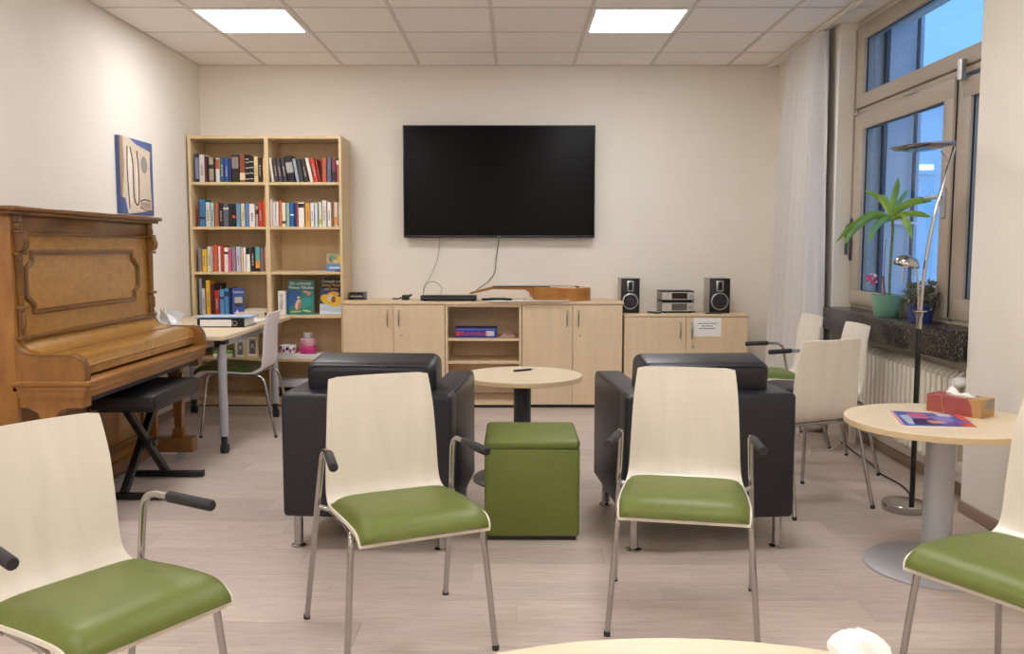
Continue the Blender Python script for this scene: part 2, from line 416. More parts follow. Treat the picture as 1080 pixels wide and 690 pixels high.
for zz in (.62, 1.08): MB().box(-1.1, 1.3, -.02, .02, zz, zz+.05).build('rail', 'outwall', rl)
for k in range(9): MB().box(-1.05+k*.285, -1.02+k*.285, -.015, .015, 0, 1.08).build('bar', 'outwall', rl)

# curtain and its ceiling rail
cr = MB(); cr.box(2.035, 2.085, YF, YB-.02, ZC-.022, ZC-.002, .003); cr.box(2.054, 2.066, YF, YB-.02, ZC-.026, ZC-.02)
tag(cr.build('curtain_rail', 'cream'), 'slim pale curtain rail fixed to the ceiling along the window wall', 'curtain rail')
cu = MB(); nu, nv = 150, 26; vs_ = []
for side in (0, 1):
    for j in range(nv+1):
        v = j/nv; z = ZC-.034-(ZC-.064)*v
        ya = 6.03-.06*v**0.8; yb = 6.62+.34*v**0.7
        for i in range(nu+1):
            u = i/nu; folds = 8
            ph = 2*PI*(folds*u+0.25*math.sin(5*u+2*v)+.15*math.sin(9*u))
            amp = (.040+.022*v**0.6)*(0.75+.35*math.sin(7.3*u+1.1))
            X = 2.052-.012*v+amp*(math.sin(ph)+.25*math.sin(2*ph+.6))*.9+.006*math.sin(3*ph+4*v)
            Y = ya+(yb-ya)*u+.012*math.cos(ph)*v
            vs_.append((X+(.004 if side else 0), Y, z))
fs = []; n1 = (nu+1)*(nv+1)
for j in range(nv):
    for i in range(nu):
        a = j*(nu+1)+i; fs.append((a, a+1, a+nu+2, a+nu+1)); fs.append((n1+a, n1+a+nu+1, n1+a+nu+2, n1+a+1))
for i in range(nu):
    a = i; fs.append((a, n1+a, n1+a+1, a+1)); a = nv*(nu+1)+i; fs.append((a, a+1, n1+a+1, n1+a))
for j in range(nv):
    a = j*(nu+1); fs.append((a, a+nu+1, n1+a+nu+1, n1+a)); a = j*(nu+1)+nu; fs.append((a, n1+a, n1+a+nu+1, a+nu+1))
cu.add(vs_, fs)
cuo = thing('curtain', 'light grey floor-length curtain drawn aside between back wall and window', 'curtain', (2.06, 6.5, 0.03))
c_ = cu.build('curtain_panel', 'curtain', cuo, 80); c_.matrix_parent_inverse = Matrix.Translation((-2.06, -6.5, -.03))
hk = MB()
for k in range(16): hk.tube([(2.06, 6.05+k*.037, ZC-.05), (2.06, 6.05+k*.037, ZC-.027)], .003, 5)
h_ = hk.build('curtain_hooks', 'white', cuo); h_.matrix_parent_inverse = Matrix.Translation((-2.06, -6.5, -.03))

# radiator under the sill, one object per column
rad = thing('radiator', 'cream column radiator under the window sill', 'radiator', (2.2, 4.25, .13))
rib = MB()
rib.tube([(-.035, 0, .06), (-.035, 0, .49)], .015, 10); rib.tube([(.035, 0, .06), (.035, 0, .49)], .015, 8)
rib.tube([(-.035, 0, .49), (0, 0, .525), (.035, 0, .49)], .0155, 8, .02); rib.tube([(-.035, 0, .06), (0, 0, .03), (.035, 0, .06)], .0155, 8, .02)
rm = rib.mesh('column', 50)
for k in range(28):
    c = obj('column', rm, 'cream', rad); c.location = (0, .03+k*.058, 0)
MB().tube([(0, 0, .49), (0, 28*.058, .49)], .02, 10).build('header_pipe', 'cream', rad)
MB().tube([(0, 0, .065), (0, 28*.058, .065)], .02, 10).build('footer_pipe', 'cream', rad)
for k in (2, 24): MB().box(-.02, .02, k*.058+.015, k*.058+.045, -.13, .05).build('foot', 'cream', rad)
vv = MB().tube([(0, 0, .49), (0, -.05, .49)], .013, 10).build('valve', 'chrome', rad)
MB().lathe([(0, 0), (.02, 0), (.024, .012), (.024, .06), (.02, .075), (0, .075)], (0, 0, 0), 14, Matrix.Translation((-.02, -.045, .49)) @ Matrix.Rotation(-PI/2, 4, 'Y')).build('thermostat_knob', 'white', vv)
# ================================================================== CHAIRS
PROF = [(-.272, .400), (-.268, .418), (-.25, .433), (-.21, .440), (-.1, .438), (0, .431), (.07, .427), (.12, .433), (.155, .455), (.172, .50), (.182, .57), (.193, .65), (.207, .74), (.225, .83)]
HW = [.203, .207, .209, .211, .211, .209, .207, .203, .199, .196, .193, .189, .183, .173]
def shell_rows(n=4):
    pts = catmull([(y, z, h) for (y, z), h in zip(PROF, HW)], n); rows = []
    for i, p in enumerate(pts):
        a = pts[max(i-1, 0)]; b = pts[min(i+1, len(pts)-1)]
        t = Vector((b.x-a.x, b.y-a.y)).normalized(); rows.append((p.x, p.y, p.z, -t.y, t.x))   # y, z, halfwidth, normal(y, z) up/front
    return rows
ROWS = shell_rows()
def curve_y(z, u): return -.020*u*u*max(0.0, min(1.0, (z-.46)/.25))
def sheet(rows, t0, t1, nx=12, hwf=None, topround=False):
    """closed sheet between offsets t0 and t1(function of row index fraction, u) along the normals"""
    mb = MB(); n = len(rows); vs_ = []; W = nx+1
    for side in (0, 1):
        for i, (y, z, h, ny, nz) in enumerate(rows):
            hh = h*(hwf(i/(n-1)) if hwf else 1)
            for k in range(W):
                u = -1+2*k/nx; t = (t0 if side == 0 else t1(i/(n-1), u))
                zz = z
                if topround and i >= n-3: zz = z-(.005 if i == n-1 else .0)*max(0, abs(u)-.85)/.15
                vs_.append((u*hh, y+ny*t+curve_y(z, u), zz+nz*t))
    fs = []; N1 = n*W
    for i in range(n-1):
        for k in range(nx):
            a = i*W+k; fs.append((a, a+1, a+W+1, a+W)); fs.append((N1+a, N1+a+W, N1+a+W+1, N1+a+1))
    for k in range(nx):
        fs.append((k, N1+k, N1+k+1, k+1)); a = (n-1)*W+k; fs.append((a, a+1, N1+a+1, N1+a))
    for i in range(n-1):
        a = i*W; fs.append((a, a+W, N1+a+W, N1+a)); a = i*W+nx; fs.append((a, N1+a, N1+a+W, a+W))
    return mb.add(vs_, fs)
shell_me = sheet(ROWS, -.0055, lambda f, u: .0055, topround=True).mesh('shell', 50)
pad_rows = [r for r in ROWS if r[0] < .105 and r[1] < .445 and r[1] > .405]
def pad_t(f, u):
    e = (1-abs(u)**7)**.5 if abs(u) < 1 else 0
    g = min(1, f/.06)**.5*min(1, (1-f)/.12)**.6
    return .006+.034*max(0, e)*g
pad_me = sheet(pad_rows, .0052, pad_t, nx=22, hwf=lambda f: .972).mesh('seat_pad', 60)
def leg_mesh(kind, s):
    m = MB()
    if kind == 'front': pts = [(s*.238, -.240, .004), (s*.208, -.200, .415), (s*.198, -.16, .419), (s*.19, .0, .416)]
    elif kind == 'rear': pts = [(s*.238, .255, .004), (s*.205, .175, .395), (s*.198, .12, .410), (s*.19, .0, .416)]
    else: pts = [(s*.252, .245, .004), (s*.233, .13, .43), (s*.222, .09, .622), (s*.226, -.02, .622)]
    m.tube(pts, .0098, 10, .05 if kind != 'arm' else .055, seg=6)
    return m.mesh('leg', 60)
legs_me = {(k, s): leg_mesh(k, s) for k in ('front', 'rear', 'arm') for s in (-1, 1)}
cap_me = MB().tube([(0, 0, 0), (0, 0, .016)], .0112, 10).mesh('foot_cap', 40)
armpad_me = MB().tube([(0, 0, 0), (0, -.004, .0), (0, -.146, -.006), (0, -.15, -.006)], [.012, .0148, .0148, .012], 12).mesh('armrest_pad', 40)
def bar_mesh(arms):
    m = MB(); m.tube([(-.2, -.13, .413), (.2, -.13, .413)], .009, 8); m.tube([(-.2, .10, .410), (.2, .10, .410)], .009, 8)
    if arms:
        for s in (-1, 1): m.tube([(s*.232, .11, .425), (s*.20, .09, .416), (s*.195, .0, .414)], .009, 8, .02)
    return m.mesh('underframe', 50)
bars_me = {a: bar_mesh(a) for a in (False, True)}
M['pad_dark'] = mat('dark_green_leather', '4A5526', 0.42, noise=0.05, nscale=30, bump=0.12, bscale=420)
M['leather_seat'] = M['leather']
M['ply_daylit'] = mat('daylit_shell', 'E3DDE0', 0.38, noise=0.02, nscale=3)  # plywood shell with the grey-white tint of daylight put into its colour
def chair(label, x, y, rz, arms, pad='green', ply='ply', sc=1.0):
    t = thing('chair', label, 'chair', (x, y, 0), math.radians(rz), 'plywood chairs')
    obj('shell', shell_me if ply == 'ply' else shell_me.copy(), None, t)
    sh = t.children[0]; sh.data = shell_me
    sh.data = shell_me if ply == 'ply' else shell_daylit
    if ply == 'ply' and not shell_me.materials: shell_me.materials.append(M['ply'])
    obj('seat_pad', {'green': pad_me, 'pad_dark': pad_dark_me, 'leather_seat': pad_black_me}[pad], M[pad], t)
    for s in (-1, 1):
        for k in ('front', 'arm' if arms else 'rear'):
            l = obj('leg', legs_me[(k, s)], 'chrome', t)
            c = obj('foot_cap', cap_me, 'softblack', l)
            c.location = {'front': (s*.238, -.240, 0), 'rear': (s*.238, .255, 0), 'arm': (s*.252, .245, 0)}[k]
        if arms:
            a = obj('armrest_pad', armpad_me, 'softblack', t); a.location = (s*.2255, -.008, .622); a.rotation_euler = (0, 0, math.radians(s*8))
    obj('underframe', bars_me[arms], 'chrome', t)
    return t
shell_me.materials.append(M['ply'])
shell_daylit = shell_me.copy(); shell_daylit.materials.clear(); shell_daylit.materials.append(M['ply_daylit'])
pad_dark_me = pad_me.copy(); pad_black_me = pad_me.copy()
chair('plywood armchair with green seat in front of the left black armchair', -.375, 2.80, 25, True)
chair('plywood armchair with green seat in front of the right black armchair', .583, 2.975, -11, True)
chair('plywood armchair with green seat in the lower left foreground near the piano bench', -1.022, 2.045, 57, True)
chair('armless plywood chair with green seat at right edge beside the magazine table', 1.386, 2.275, -59, False)
chair('armless plywood chair seen from behind beside the right black armchair', 1.425, 4.35, 203, False)
chair('plywood chair with black armrests under the curtain end of the sill', 1.735, 5.73, -88, True)
chair('armless plywood chair with dark seat and its back to the radiator', 1.775, 5.08, -90, False, 'leather_seat')
chair('pale daylight-tinted chair with dark green seat pushed under the desk', -1.855, 6.04, -88, False, 'pad_dark', 'ply_daylit')

# ================================================================== BLACK ARMCHAIRS
def armchair(label, x, y, rz):
    t = thing('armchair', label, 'armchair', (x, y, 0), math.radians(rz), 'black leather armchairs')
    W = .357; AT = .125; Dp = .79; B0 = .14
    box('seat_base', -W+AT-.005, W-AT+.005, .10, Dp-.03, B0, .33, 'leather', t, .012)
    MB().box(-W, W, 0, .15, B0, .664, .02, 4).build('backrest', 'leather', t)
    for s in (-1, 1):
        me = MB().prism(arm_poly(Dp, B0), s*(W-AT), s*(W-.001), 'x').mesh('armrest', None)
        bm = bmesh.new(); bm.from_mesh(me)
        ed = [e for e in bm.edges if abs(e.verts[0].co.x-e.verts[1].co.x) < 1e-5]
        bmesh.ops.bevel(bm, geom=ed, offset=.014, segments=3, profile=.5, affect='EDGES')
        mb = MB().addbm(bm); mb.build('armrest', 'leather', t, 40)
    MB().box(-W+AT+.004, W-AT-.004, .13, Dp+.005, .33, .455, .035, 4).build('seat_cushion', 'leather', t)
    c = MB().box(-.277, .277, -.10, .11, -.20, .150, .04, 5).build('back_cushion', 'leather', t)
    c.location = (0, .205, .645); c.rotation_euler = (math.radians(9), 0, 0)
    pg = MB()
    for yy in (-.092, .102):
        pg.tube([(-.255, yy, -.1), (-.255, yy, .138), (.255, yy, .138), (.255, yy, -.1)], .004, 6, .03)
    pg.build('piping', 'leather', c)
    leg = MB().lathe([(0, 0), (.032, 0), (.032, .007), (.019, .012), (.019, .14), (.03, .142), (.03, .148), (0, .148)], (0, 0, 0), 18).mesh('leg', 30)
    for sx in (-1, 1):
        for yy in (.055, Dp-.075):
            l = obj('leg', leg, 'chrome', t); l.location = (sx*(W-.05), yy, 0)
    return t
def arm_poly(Dp, B0):
    p = [(.13, B0), (Dp-.01, B0), (Dp, B0+.02), (Dp, .60)]
    for k in range(7):
        a = k/6*PI/2; p.append((Dp-.05+.05*math.cos(a), .613+.05*math.sin(a)))
    p += [(.13, .663)]
    return p
armchair('black leather armchair with chrome feet nearest the desk, seen from behind', -.612, 3.58, -4.4)
armchair('black leather armchair with chrome feet nearest the radiator, seen from behind', .812, 3.58, 4.4)

# green cube stool
t = thing('cube_stool', 'green leather cube stool between the two black armchairs', 'stool', (.077, 3.925, 0))
MB().box(-.203, .203, -.203, .203, .018, .405, .012, 3).build('body', 'green', t)
MB().box(-.206, .206, -.206, .206, .40, .443, .018, 4).build('seat_top', 'green', t)
pm = MB()
for sx in (-1, 1):
    for sy in (-1, 1): pm.tube([(sx*.201, sy*.201, .03), (sx*.201, sy*.201, .40)], .004, 6)
pm.tube([(-.2, -.2, .402), (.2, -.2, .402), (.2, .2, .402), (-.2, .2, .402)], .004, 6, closed=True)
pm.build('piping', 'green', t)
MB().box(-.19, .19, -.19, .19, 0, .02).build('plinth', 'softblack', t)

# round pedestal tables
def round_table(label, x, y, r, z, rbase, rpost, m='alu', post='alu'):
    t = thing('round_table', label, 'table', (x, y, 0))
    MB().lathe([(0, z-.026), (r-.003, z-.026), (r, z-.023), (r, z-.003), (r-.003, z), (0, z)], (0, 0, 0), 64).build('table_top', 'tabletop', t)
    MB().lathe([(0, z-.024), (r+.0006, z-.024), (r+.0006, z-.002), (0, z-.002)][1:3], (0, 0, 0), 64).build('edge_band', 'ply_edge', t)
    MB().lathe([(0, .02), (rpost, .02), (rpost, z-.03), (0, z-.03)], (0, 0, 0), 28).build('pedestal', post, t)
    MB().lathe([(0, 0), (rbase, 0), (rbase, .008), (rbase-.008, .014), (rpost+.03, .024), (rpost, .026), (0, .026)], (0, 0, 0), 48).build('base_disc', m, t)
    pl = MB(); pl.box(-.13, .13, -.025, .025, z-.045, z-.027, .003); pl.box(-.025, .025, -.13, .13, z-.045, z-.027, .003); pl.build('top_bracket', 'softblack', t)
    return t
round_table('small round maple table with dark post behind the green cube stool', .044, 4.76, .325, .578, .27, .047, 'darkgrey', 'darkgrey')
round_table('round maple table with grey post carrying the magazine and tissue box', 1.675, 3.42, .36, .595, .27, .055)
round_table('large round maple table whose far edge shows at the bottom of the photo', .21, .585, .605, .72, .34, .05)

# ================================================================== FLOOR LAMP
t = thing('floor_lamp', 'chrome and black floor lamp with dish uplight and reading arm by the radiator', 'lamp', (1.925, 4.19, 0))
MB().lathe([(0, 0), (.101, 0), (.104, .004), (.106, .034), (.1, .040), (.03, .044), (0, .044)], (-.035, 0, 0), 40).build('base', 'chrome', t)
MB().tube([(0, 0, .025), (0, 0, .90)], .0125, 14).build('pole', 'black', t)
MB().lathe([(.0128, 0), (.015, .02), (.014, .05), (.024, .075), (.034, .082), (.034, .088), (.0, .09)], (0, 0, .88), 20).build('fitting', 'chrome', t)
st_ = MB().tube(catmull([(.003, 0, .96), (.012, 0, 1.12), (.03, 0, 1.29), (.062, 0, 1.47), (.10, 0, 1.62), (.132, 0, 1.735)], 5), .0085, 10)
st_.tube([(.106, 0, 1.65), (.085, 0, 1.70), (.07, 0, 1.715)], .006, 8, .02); st_.build('curved_stem', 'chrome', t)
dish = MB().lathe([(0, -.018), (.05, -.016), (.12, -.002), (.143, .010), (.145, .013), (.141, .013), (.11, .006), (.0, -.006)], (0, 0, 0), 40).build('uplight_dish', 'chrome', t)
dish.location = (-.022, -.01, 1.728); dish.rotation_euler = (0, math.radians(-4), 0)
MB().lathe([(0, 0), (.045, 0), (.045, .012), (0, .012)], (0, 0, -.004), 20).build('bulb_cover', 'white', dish)
MB().tube(catmull([(-.008, 0, .96), (-.012, 0, 1.05), (-.018, -.0, 1.12), (-.03, 0, 1.18)], 5), .0055, 8).build('reading_arm', 'chrome', t)
sp = MB().lathe([(.058, -.018), (.06, -.012), (.055, .006), (.042, .022), (.022, .032), (0, .035)], (0, 0, 0), 26).build('reading_shade', 'chrome', t)
sp.location = (-.072, 0, 1.195); sp.rotation_euler = (0, math.radians(12), 0)
MB().sphere((0, 0, -.006), .018, 12, 6).build('reading_bulb', 'white', sp)
MB().tube([(-.085, 0, 1.18), (-.092, 0, 1.10)], .003, 6).build('aiming_rod', 'chrome', t)
ck = MB().tube(catmull([(1.94, 4.24, .008), (2.02, 4.42, .006), (2.06, 4.62, .006), (2.05, 4.85, .006), (2.09, 5.1, .006), (2.10, 5.35, .006), (2.12, 5.55, .006), (2.13, 5.7, .006)], 6), .0045, 6)
tag(ck.build('lamp_cord', 'black'), 'black power cord lying on the floor under the radiator', 'cord')

# ================================================================== PIANO
pn = thing('piano', 'old walnut upright piano with closed lid against the left wall', 'piano', (-2.2, 4.48, 0))
PINV = Matrix.Translation((2.2, -4.48, 0))
def pp_(name, mb, m, parent=pn, smooth=35):
    o = mb.build(name, m, parent, smooth)
    if parent is pn: o.matrix_parent_inverse = PINV
    return o
Y0, Y1, XF, XB = 3.735, 5.205, -2.12, -2.535
pp_('back_frame', MB().box(XB, XB+.10, Y0+.03, Y1-.03, .06, 1.40), 'pianodark')
for a, b in ((Y0, Y0+.035), (Y1-.035, Y1)):
    pp_('side_panel', MB().box(XB, XF-.006, a, b, .05, 1.405, .003), 'piano')
lid = MB(); lid.box(XB-.005, XF+.045, Y0-.045, Y1+.035, 1.417, 1.437, .006, 3); lid.box(XB, XF+.028, Y0-.028, Y1+.02, 1.402, 1.418, .004)
pp_('top_lid', lid, 'pianodark')
pp_('frieze_board', MB().box(XF-.05, XF-.004, Y0+.035, Y1-.035, 1.325, 1.403, .002), 'pianodark')
pp_('frieze_moulding', MB().tube([(XF, Y0+.06, 1.322), (XF, Y1-.06, 1.322)], .006, 8), 'pianodark')
up = pp_('front_panel', MB().box(XF-.055, XF-.012, Y0+.035, Y1-.035, .85, 1.326), 'burl')
# notched panel moulding on the front board
yl, yr, zt, zb, n = 3.845, 5.0, 1.243, .975, .072
loop = [(yl, zt-n), (yl+.055, zt-n+.03), (yl+.055, zt), (yr-.075, zt), (yr-.075, zt-.03), (yr, zt-n-.012), (yr, zb+n), (yr-.055, zb+n-.03), (yr-.055, zb), (yl+.062, zb), (yl+.062, zb+.03), (yl, zb+n)]
mm = MB(); n_ = len(loop)
inn = [(yl+.012+(a-yl)*(yr-yl-.024)/(yr-yl), zb+.012+(b-zb)*(zt-zb-.024)/(zt-zb)) for a, b in loop]
for k in range(n_):
    (a0, b0), (a1, b1) = loop[k], loop[(k+1) % n_]
    mm.tube([(XF-.010, a0, b0), (XF-.010, a1, b1)], .011, 8); mm.sphere((XF-.010, a0, b0), .011, 8, 6)
    (a0, b0), (a1, b1) = inn[k], inn[(k+1) % n_]
    mm.tube([(XF-.007, a0, b0), (XF-.007, a1, b1)], .005, 6); mm.sphere((XF-.007, a0, b0), .005, 8, 6)
pp_('panel_moulding', mm, 'pianodark')
def pilaster(y):
    m = MB(); w = .028
    m.box(XF-.03, XF+.008, y-w, y+w, 1.37, 1.403, .004); m.box(XF-.03, XF+.016, y-w*.8, y+w*.8, 1.335, 1.37, .008)
    m.box(XF-.03, XF+.024, y-w*1.25, y+w*1.25, 1.322, 1.336, .003)
    sc_ = [(0, .0), (.018, .005), (.030, .02), (.034, .045), (.026, .065), (.022, .08)]
    m.prism([(XF-.03, 1.24)]+[(XF+.004+a, 1.242+b) for a, b in sc_]+[(XF-.03, 1.322)], y-w*.9, y+w*.9, 'y')
    m.box(XF-.03, XF+.022, y-w*1.3, y+w*1.3, 1.228, 1.242, .003)
    m.prism([(y-w, 1.228), (y-w*.62, 1.01), (y+w*.62, 1.01), (y+w, 1.228)], XF-.03, XF+.004, 'x')
    for k in (-.4, 0, .4): m.tube([(XF+.004, y+k*w*1.6, 1.215), (XF+.004, y+k*w*1.1, 1.02)], .004, 6)
    m.box(XF-.03, XF+.02, y-w*1.2, y+w*1.2, .995, 1.01, .003)
    m.box(XF-.03, XF+.006, y-w*.75, y+w*.75, .885, .995, .003); m.box(XF-.02, XF+.018, y-w*.45, y+w*.45, .915, .98, .006)
    m.box(XF-.03, XF+.018, y-w*1.15, y+w*1.15, .865, .886, .003)
    return m
for y in (Y0+.05, Y1-.05): pp_('pilaster', pilaster(y), 'pianodark')
pp_('shelf_moulding', MB().box(XF-.03, XF+.016, Y0+.08, Y1-.08, .862, .88, .005), 'pianodark')
# fallboard and cheeks
fb = [(XF-.03, .868), (XF-.002, .868), (XF+.008, .845), (XF+.035, .822), (XF+.08, .808), (XF+.15, .80), (XF+.20, .798), (XF+.225, .790), (XF+.237, .772), (XF+.240, .705), (XF-.03, .705)]
pp_('fallboard', MB().prism(fb, Y0+.045, Y1-.045, 'y'), 'burl')
pp_('fallboard_seam', MB().tube([(XF+.118, Y0+.046, .804), (XF+.118, Y1-.046, .804)], .003, 6), 'pianodark')
pp_('fallboard_lip', MB().tube([(XF+.240, Y0+.046, .742), (XF+.240, Y1-.046, .742)], .005, 8), 'burl')
pp_('lock', MB().lathe([(0, 0), (.006, 0), (.006, .003), (0, .003)], (0, 0, 0), 12, Matrix.Translation((XF+.239, 4.55, .755)) @ Matrix.Rotation(PI/2, 4, 'Y')), 'steel')
ch = [(XF-.03, .875), (XF-.01, .872), (XF+.0, .845), (XF+.022, .818), (XF+.05, .806), (XF+.09, .802), (XF+.225, .802), (XF+.255, .795), (XF+.278, .775), (XF+.288, .748), (XF+.288, .69), (XF-.03, .69)]
for a, b in ((Y0+.002, Y0+.045), (Y1-.045, Y1-.002)):
    o = pp_('cheek', MB().prism(ch, a, b, 'y'), 'piano')
    tr = MB().tube([(x, a if a < 4.5 else b, z) for x, z in ch[1:11]], .0045, 6); tr.tube([(x, (a+b)/2, z) for x, z in ch[6:11]], .012, 8); q = tr.build('cheek_trim', 'pianodark', o)
kb = MB(); kb.box(XF-.03, XF+.305, Y0-.008, Y1+.008, .668, .692, .008, 3); kb.box(XF-.03, XF+.292, Y0, Y1, .642, .67, .006); kb.box(XF-.03, XF+.28, Y0+.002, Y1-.002, .615, .645, .003)
pp_('key_bed', kb, 'piano')
pp_('key_bed_underside', MB().box(XF-.03, XF+.26, Y0+.04, Y1-.04, .59, .617), 'softblack')
# lower case
pp_('lower_panel', MB().box(XF-.10, XF-.06, Y0+.035, Y1-.035, .10, .60), 'piano')
lm_ = MB()
for za, zb_ in ((.53, .58), (.14, .19)): lm_.box(XF-.062, XF-.045, Y0+.06, Y1-.06, za, zb_, .004)
for yy in (Y0+.06, 4.45, Y1-.11): lm_.box(XF-.062, XF-.045, yy, yy+.05, .17, .55, .004)
pp_('lower_panel_frame', lm_, 'pianodark')
pp_('plinth', MB().box(XB, XF-.03, Y0+.02, Y1-.02, .03, .10, .004), 'pianodark')
pd = MB()
for yy in (4.38, 4.5): pd.box(XF-.06, XF+.06, yy, yy+.03, .05, .062, .004)
pp_('pedals', pd, 'steel')
corb = [(XF-.03, .617), (XF+.27, .617), (XF+.27, .575), (XF+.19, .572), (XF+.165, .56), (XF+.15, .53), (XF+.148, .50), (XF+.10, .48), (XF+.09, .52), (XF+.07, .555), (XF+.03, .575), (XF-.03, .578)]
for yc in (Y0+.045, Y1-.045):
    pp_('leg_bracket', MB().prism(corb, yc-.036, yc+.036, 'y'), 'piano' if yc < 4.4 else 'pianodark')
    lg = MB(); xc = XF+.135
    lg.prism([(xc-.03, .53), (xc+.035, .53), (xc+.022, .20), (xc-.018, .20)], yc-.026, yc+.026, 'y')
    lg.box(xc-.03, xc+.032, yc-.034, yc+.034, .175, .2, .004); lg.box(xc-.034, xc+.036, yc-.038, yc+.038, .145, .176, .006)
    pp_('leg', lg, 'pianodark')
    ft = pp_('foot_block', MB().box(XB+.1, XF+.225, yc-.045, yc+.045, .06, .145, .006), 'pianodark')
    for xx in (XF+.155, XB+.2):
        c = MB(); c.tube([(xx-.014, yc-.025, .028), (xx-.014, yc-.005, .028)], .027, 16); c.tube([(xx-.014, yc+.005, .028), (xx-.014, yc+.025, .028)], .027, 16)
        c.box(xx-.03, xx+.02, yc-.02, yc+.02, .048, .062, .003); c.build('castor', 'alu', ft)

# piano bench
t = thing('piano_bench', 'black padded folding bench with crossed legs in front of the piano', 'bench', (-1.915, 4.565, 0))
MB().box(-.165, .165, -.315, .315, .468, .545, .018, 4).build('seat', mat('black_vinyl', '131316', .42, bump=.1, bscale=300), t)
MB().box(-.14, .14, -.27, .27, .452, .470, .003).build('seat_board', 'black', t)
for s, xo in ((1, -.045), (-1, -.008)):
    m = MB()
    for dx in (.0,):
        x = dx+xo
        a = Vector((x, -s*.225, .03)); b = Vector((x, s*.235, .456)); d = (b-a); L_ = d.length
        Mx = Matrix.Translation((a+b)/2) @ d.to_track_quat('Z', 'X').to_matrix().to_4x4()
        m.box(-.0175, .0175, -.0175, .0175, -L_/2, L_/2, .003, 2, Mx)
    m.build('cross_leg', 'black', t)
    MB().box(-.185, .19, -s*.225-.0175, -s*.225+.0175, .004, .036, .006).build('foot_bar', 'black', t)
    ec = MB().box(.188, .2, -s*.225-.019, -s*.225+.019, .002, .038, .004); ec.box(-.2, -.184, -s*.225-.019, -s*.225+.019, .002, .038, .004); ec.build('end_cap', 'softblack', t)
MB().tube([(-.07, .0, .245), (.02, .0, .245)], .012, 10).build('pivot_bolt', 'steel', t)
kn = MB().lathe([(0, 0), (.022, 0), (.026, .008), (.022, .018), (0, .018)], (0, 0, 0), 10, Matrix.Translation((.02, 0, .245)) @ Matrix.Rotation(PI/2, 4, 'Y')); kn.build('locking_knob', 'black', t)

# ================================================================== DESK
DX0, DX1, DY0, DY1, DZ = -2.53, -1.735, 5.24, 6.84, .735
t = thing('desk', 'maple desk on silver legs with castors beside the bookcase', 'desk', (DX0, DY0, 0))
MB().box(0, DX1-DX0, 0, DY1-DY0, DZ-.026, DZ, .003).build('desk_top', 'tabletop', t)
fm = MB(); w_, h_ = DX1-DX0, DY1-DY0
fm.box(.06, w_-.06, .10, .14, DZ-.075, DZ-.027); fm.box(.06, w_-.06, h_-.14, h_-.10, DZ-.075, DZ-.027); fm.box(.05, .09, .1, h_-.1, DZ-.075, DZ-.027); fm.box(w_-.09, w_-.05, .1, h_-.1, DZ-.075, DZ-.027)
fm.build('frame', 'alu', t)
for lx in (.07, w_-.055):
    for ly in (.13, h_-.30 if lx > .1 else h_-.13):
        l = MB().lathe([(0, .105), (.026, .105), (.027, .11), (.027, DZ-.055), (.0, DZ-.055)], (lx, ly, 0), 20).build('leg', 'alu', t)
        MB().lathe([(0, .06), (.018, .06), (.020, .105), (0, .105)], (lx, ly, 0), 14).build('castor_stem', 'softblack', l)
        c = MB()
        for dx in (-.012, .012): c.tube([(lx+.006+dx-.009, ly-.012, .03), (lx+.006+dx+.009, ly-.012, .03)], .03, 16)
        c.build('castor', 'softblack', l)
        MB().box(lx-.035, lx+.035, ly-.035, ly+.035, DZ-.06, DZ-.027, .004).build('leg_clamp', 'softblack', l)
MB().box(w_-.30, w_-.12, .12, .42, DZ-.11, DZ-.07, .006).build('cable_tray', 'softblack', t)
# ================================================================== BOOKCASE
BX0, BX1, BY0, BY1, BZ = -2.546, -1.348, 6.965, 7.322, 2.133
SH = [1.775, 1.428, 1.075, .730, .382, .075]     # shelf top heights
BM = -1.935
bc = thing('bookcase', 'tall double beech bookcase in the back left corner', 'bookcase', (BX0, BY0, 0))
def loc(mb, name, m, parent, sm=35):
    o = mb.build(name, m, parent, sm); o.matrix_parent_inverse = Matrix.Translation(parent.matrix_basis.to_translation()*-1); return o
for a, b in ((BX0, BX0+.022), (BX1-.022, BX1)): loc(MB().box(a, b, BY0, BY1, 0, BZ, .0015, 1), 'side_panel', 'beech', bc)
loc(MB().box(BM-.016, BM+.016, BY0+.004, BY1, .03, BZ-.02, .0015, 1), 'divider', 'beech', bc)
loc(MB().box(BX0+.02, BX1-.02, BY0+.004, BY1, BZ-.024, BZ-.001, .0015, 1), 'top_board', 'beech', bc)
loc(MB().box(BX0+.02, BX1-.02, BY1-.01, BY1-.002, .03, BZ-.02), 'back_panel', 'beech', bc)
for z in SH:
    for a, b in ((BX0+.022, BM-.016), (BM+.016, BX1-.022)):
        loc(MB().box(a, b, BY0+.006, BY1-.01, z-.022, z, .0015, 1), 'shelf', 'beech', bc)
loc(MB().box(BX0+.02, BX1-.02, BY0+.012, BY1-.02, .012, .055), 'plinth', 'beech', bc)
loc(MB().box(BX0+.024, BX1-.024, BY0+.02, BY1-.03, 0, .014), 'glide_strip', 'black', bc)

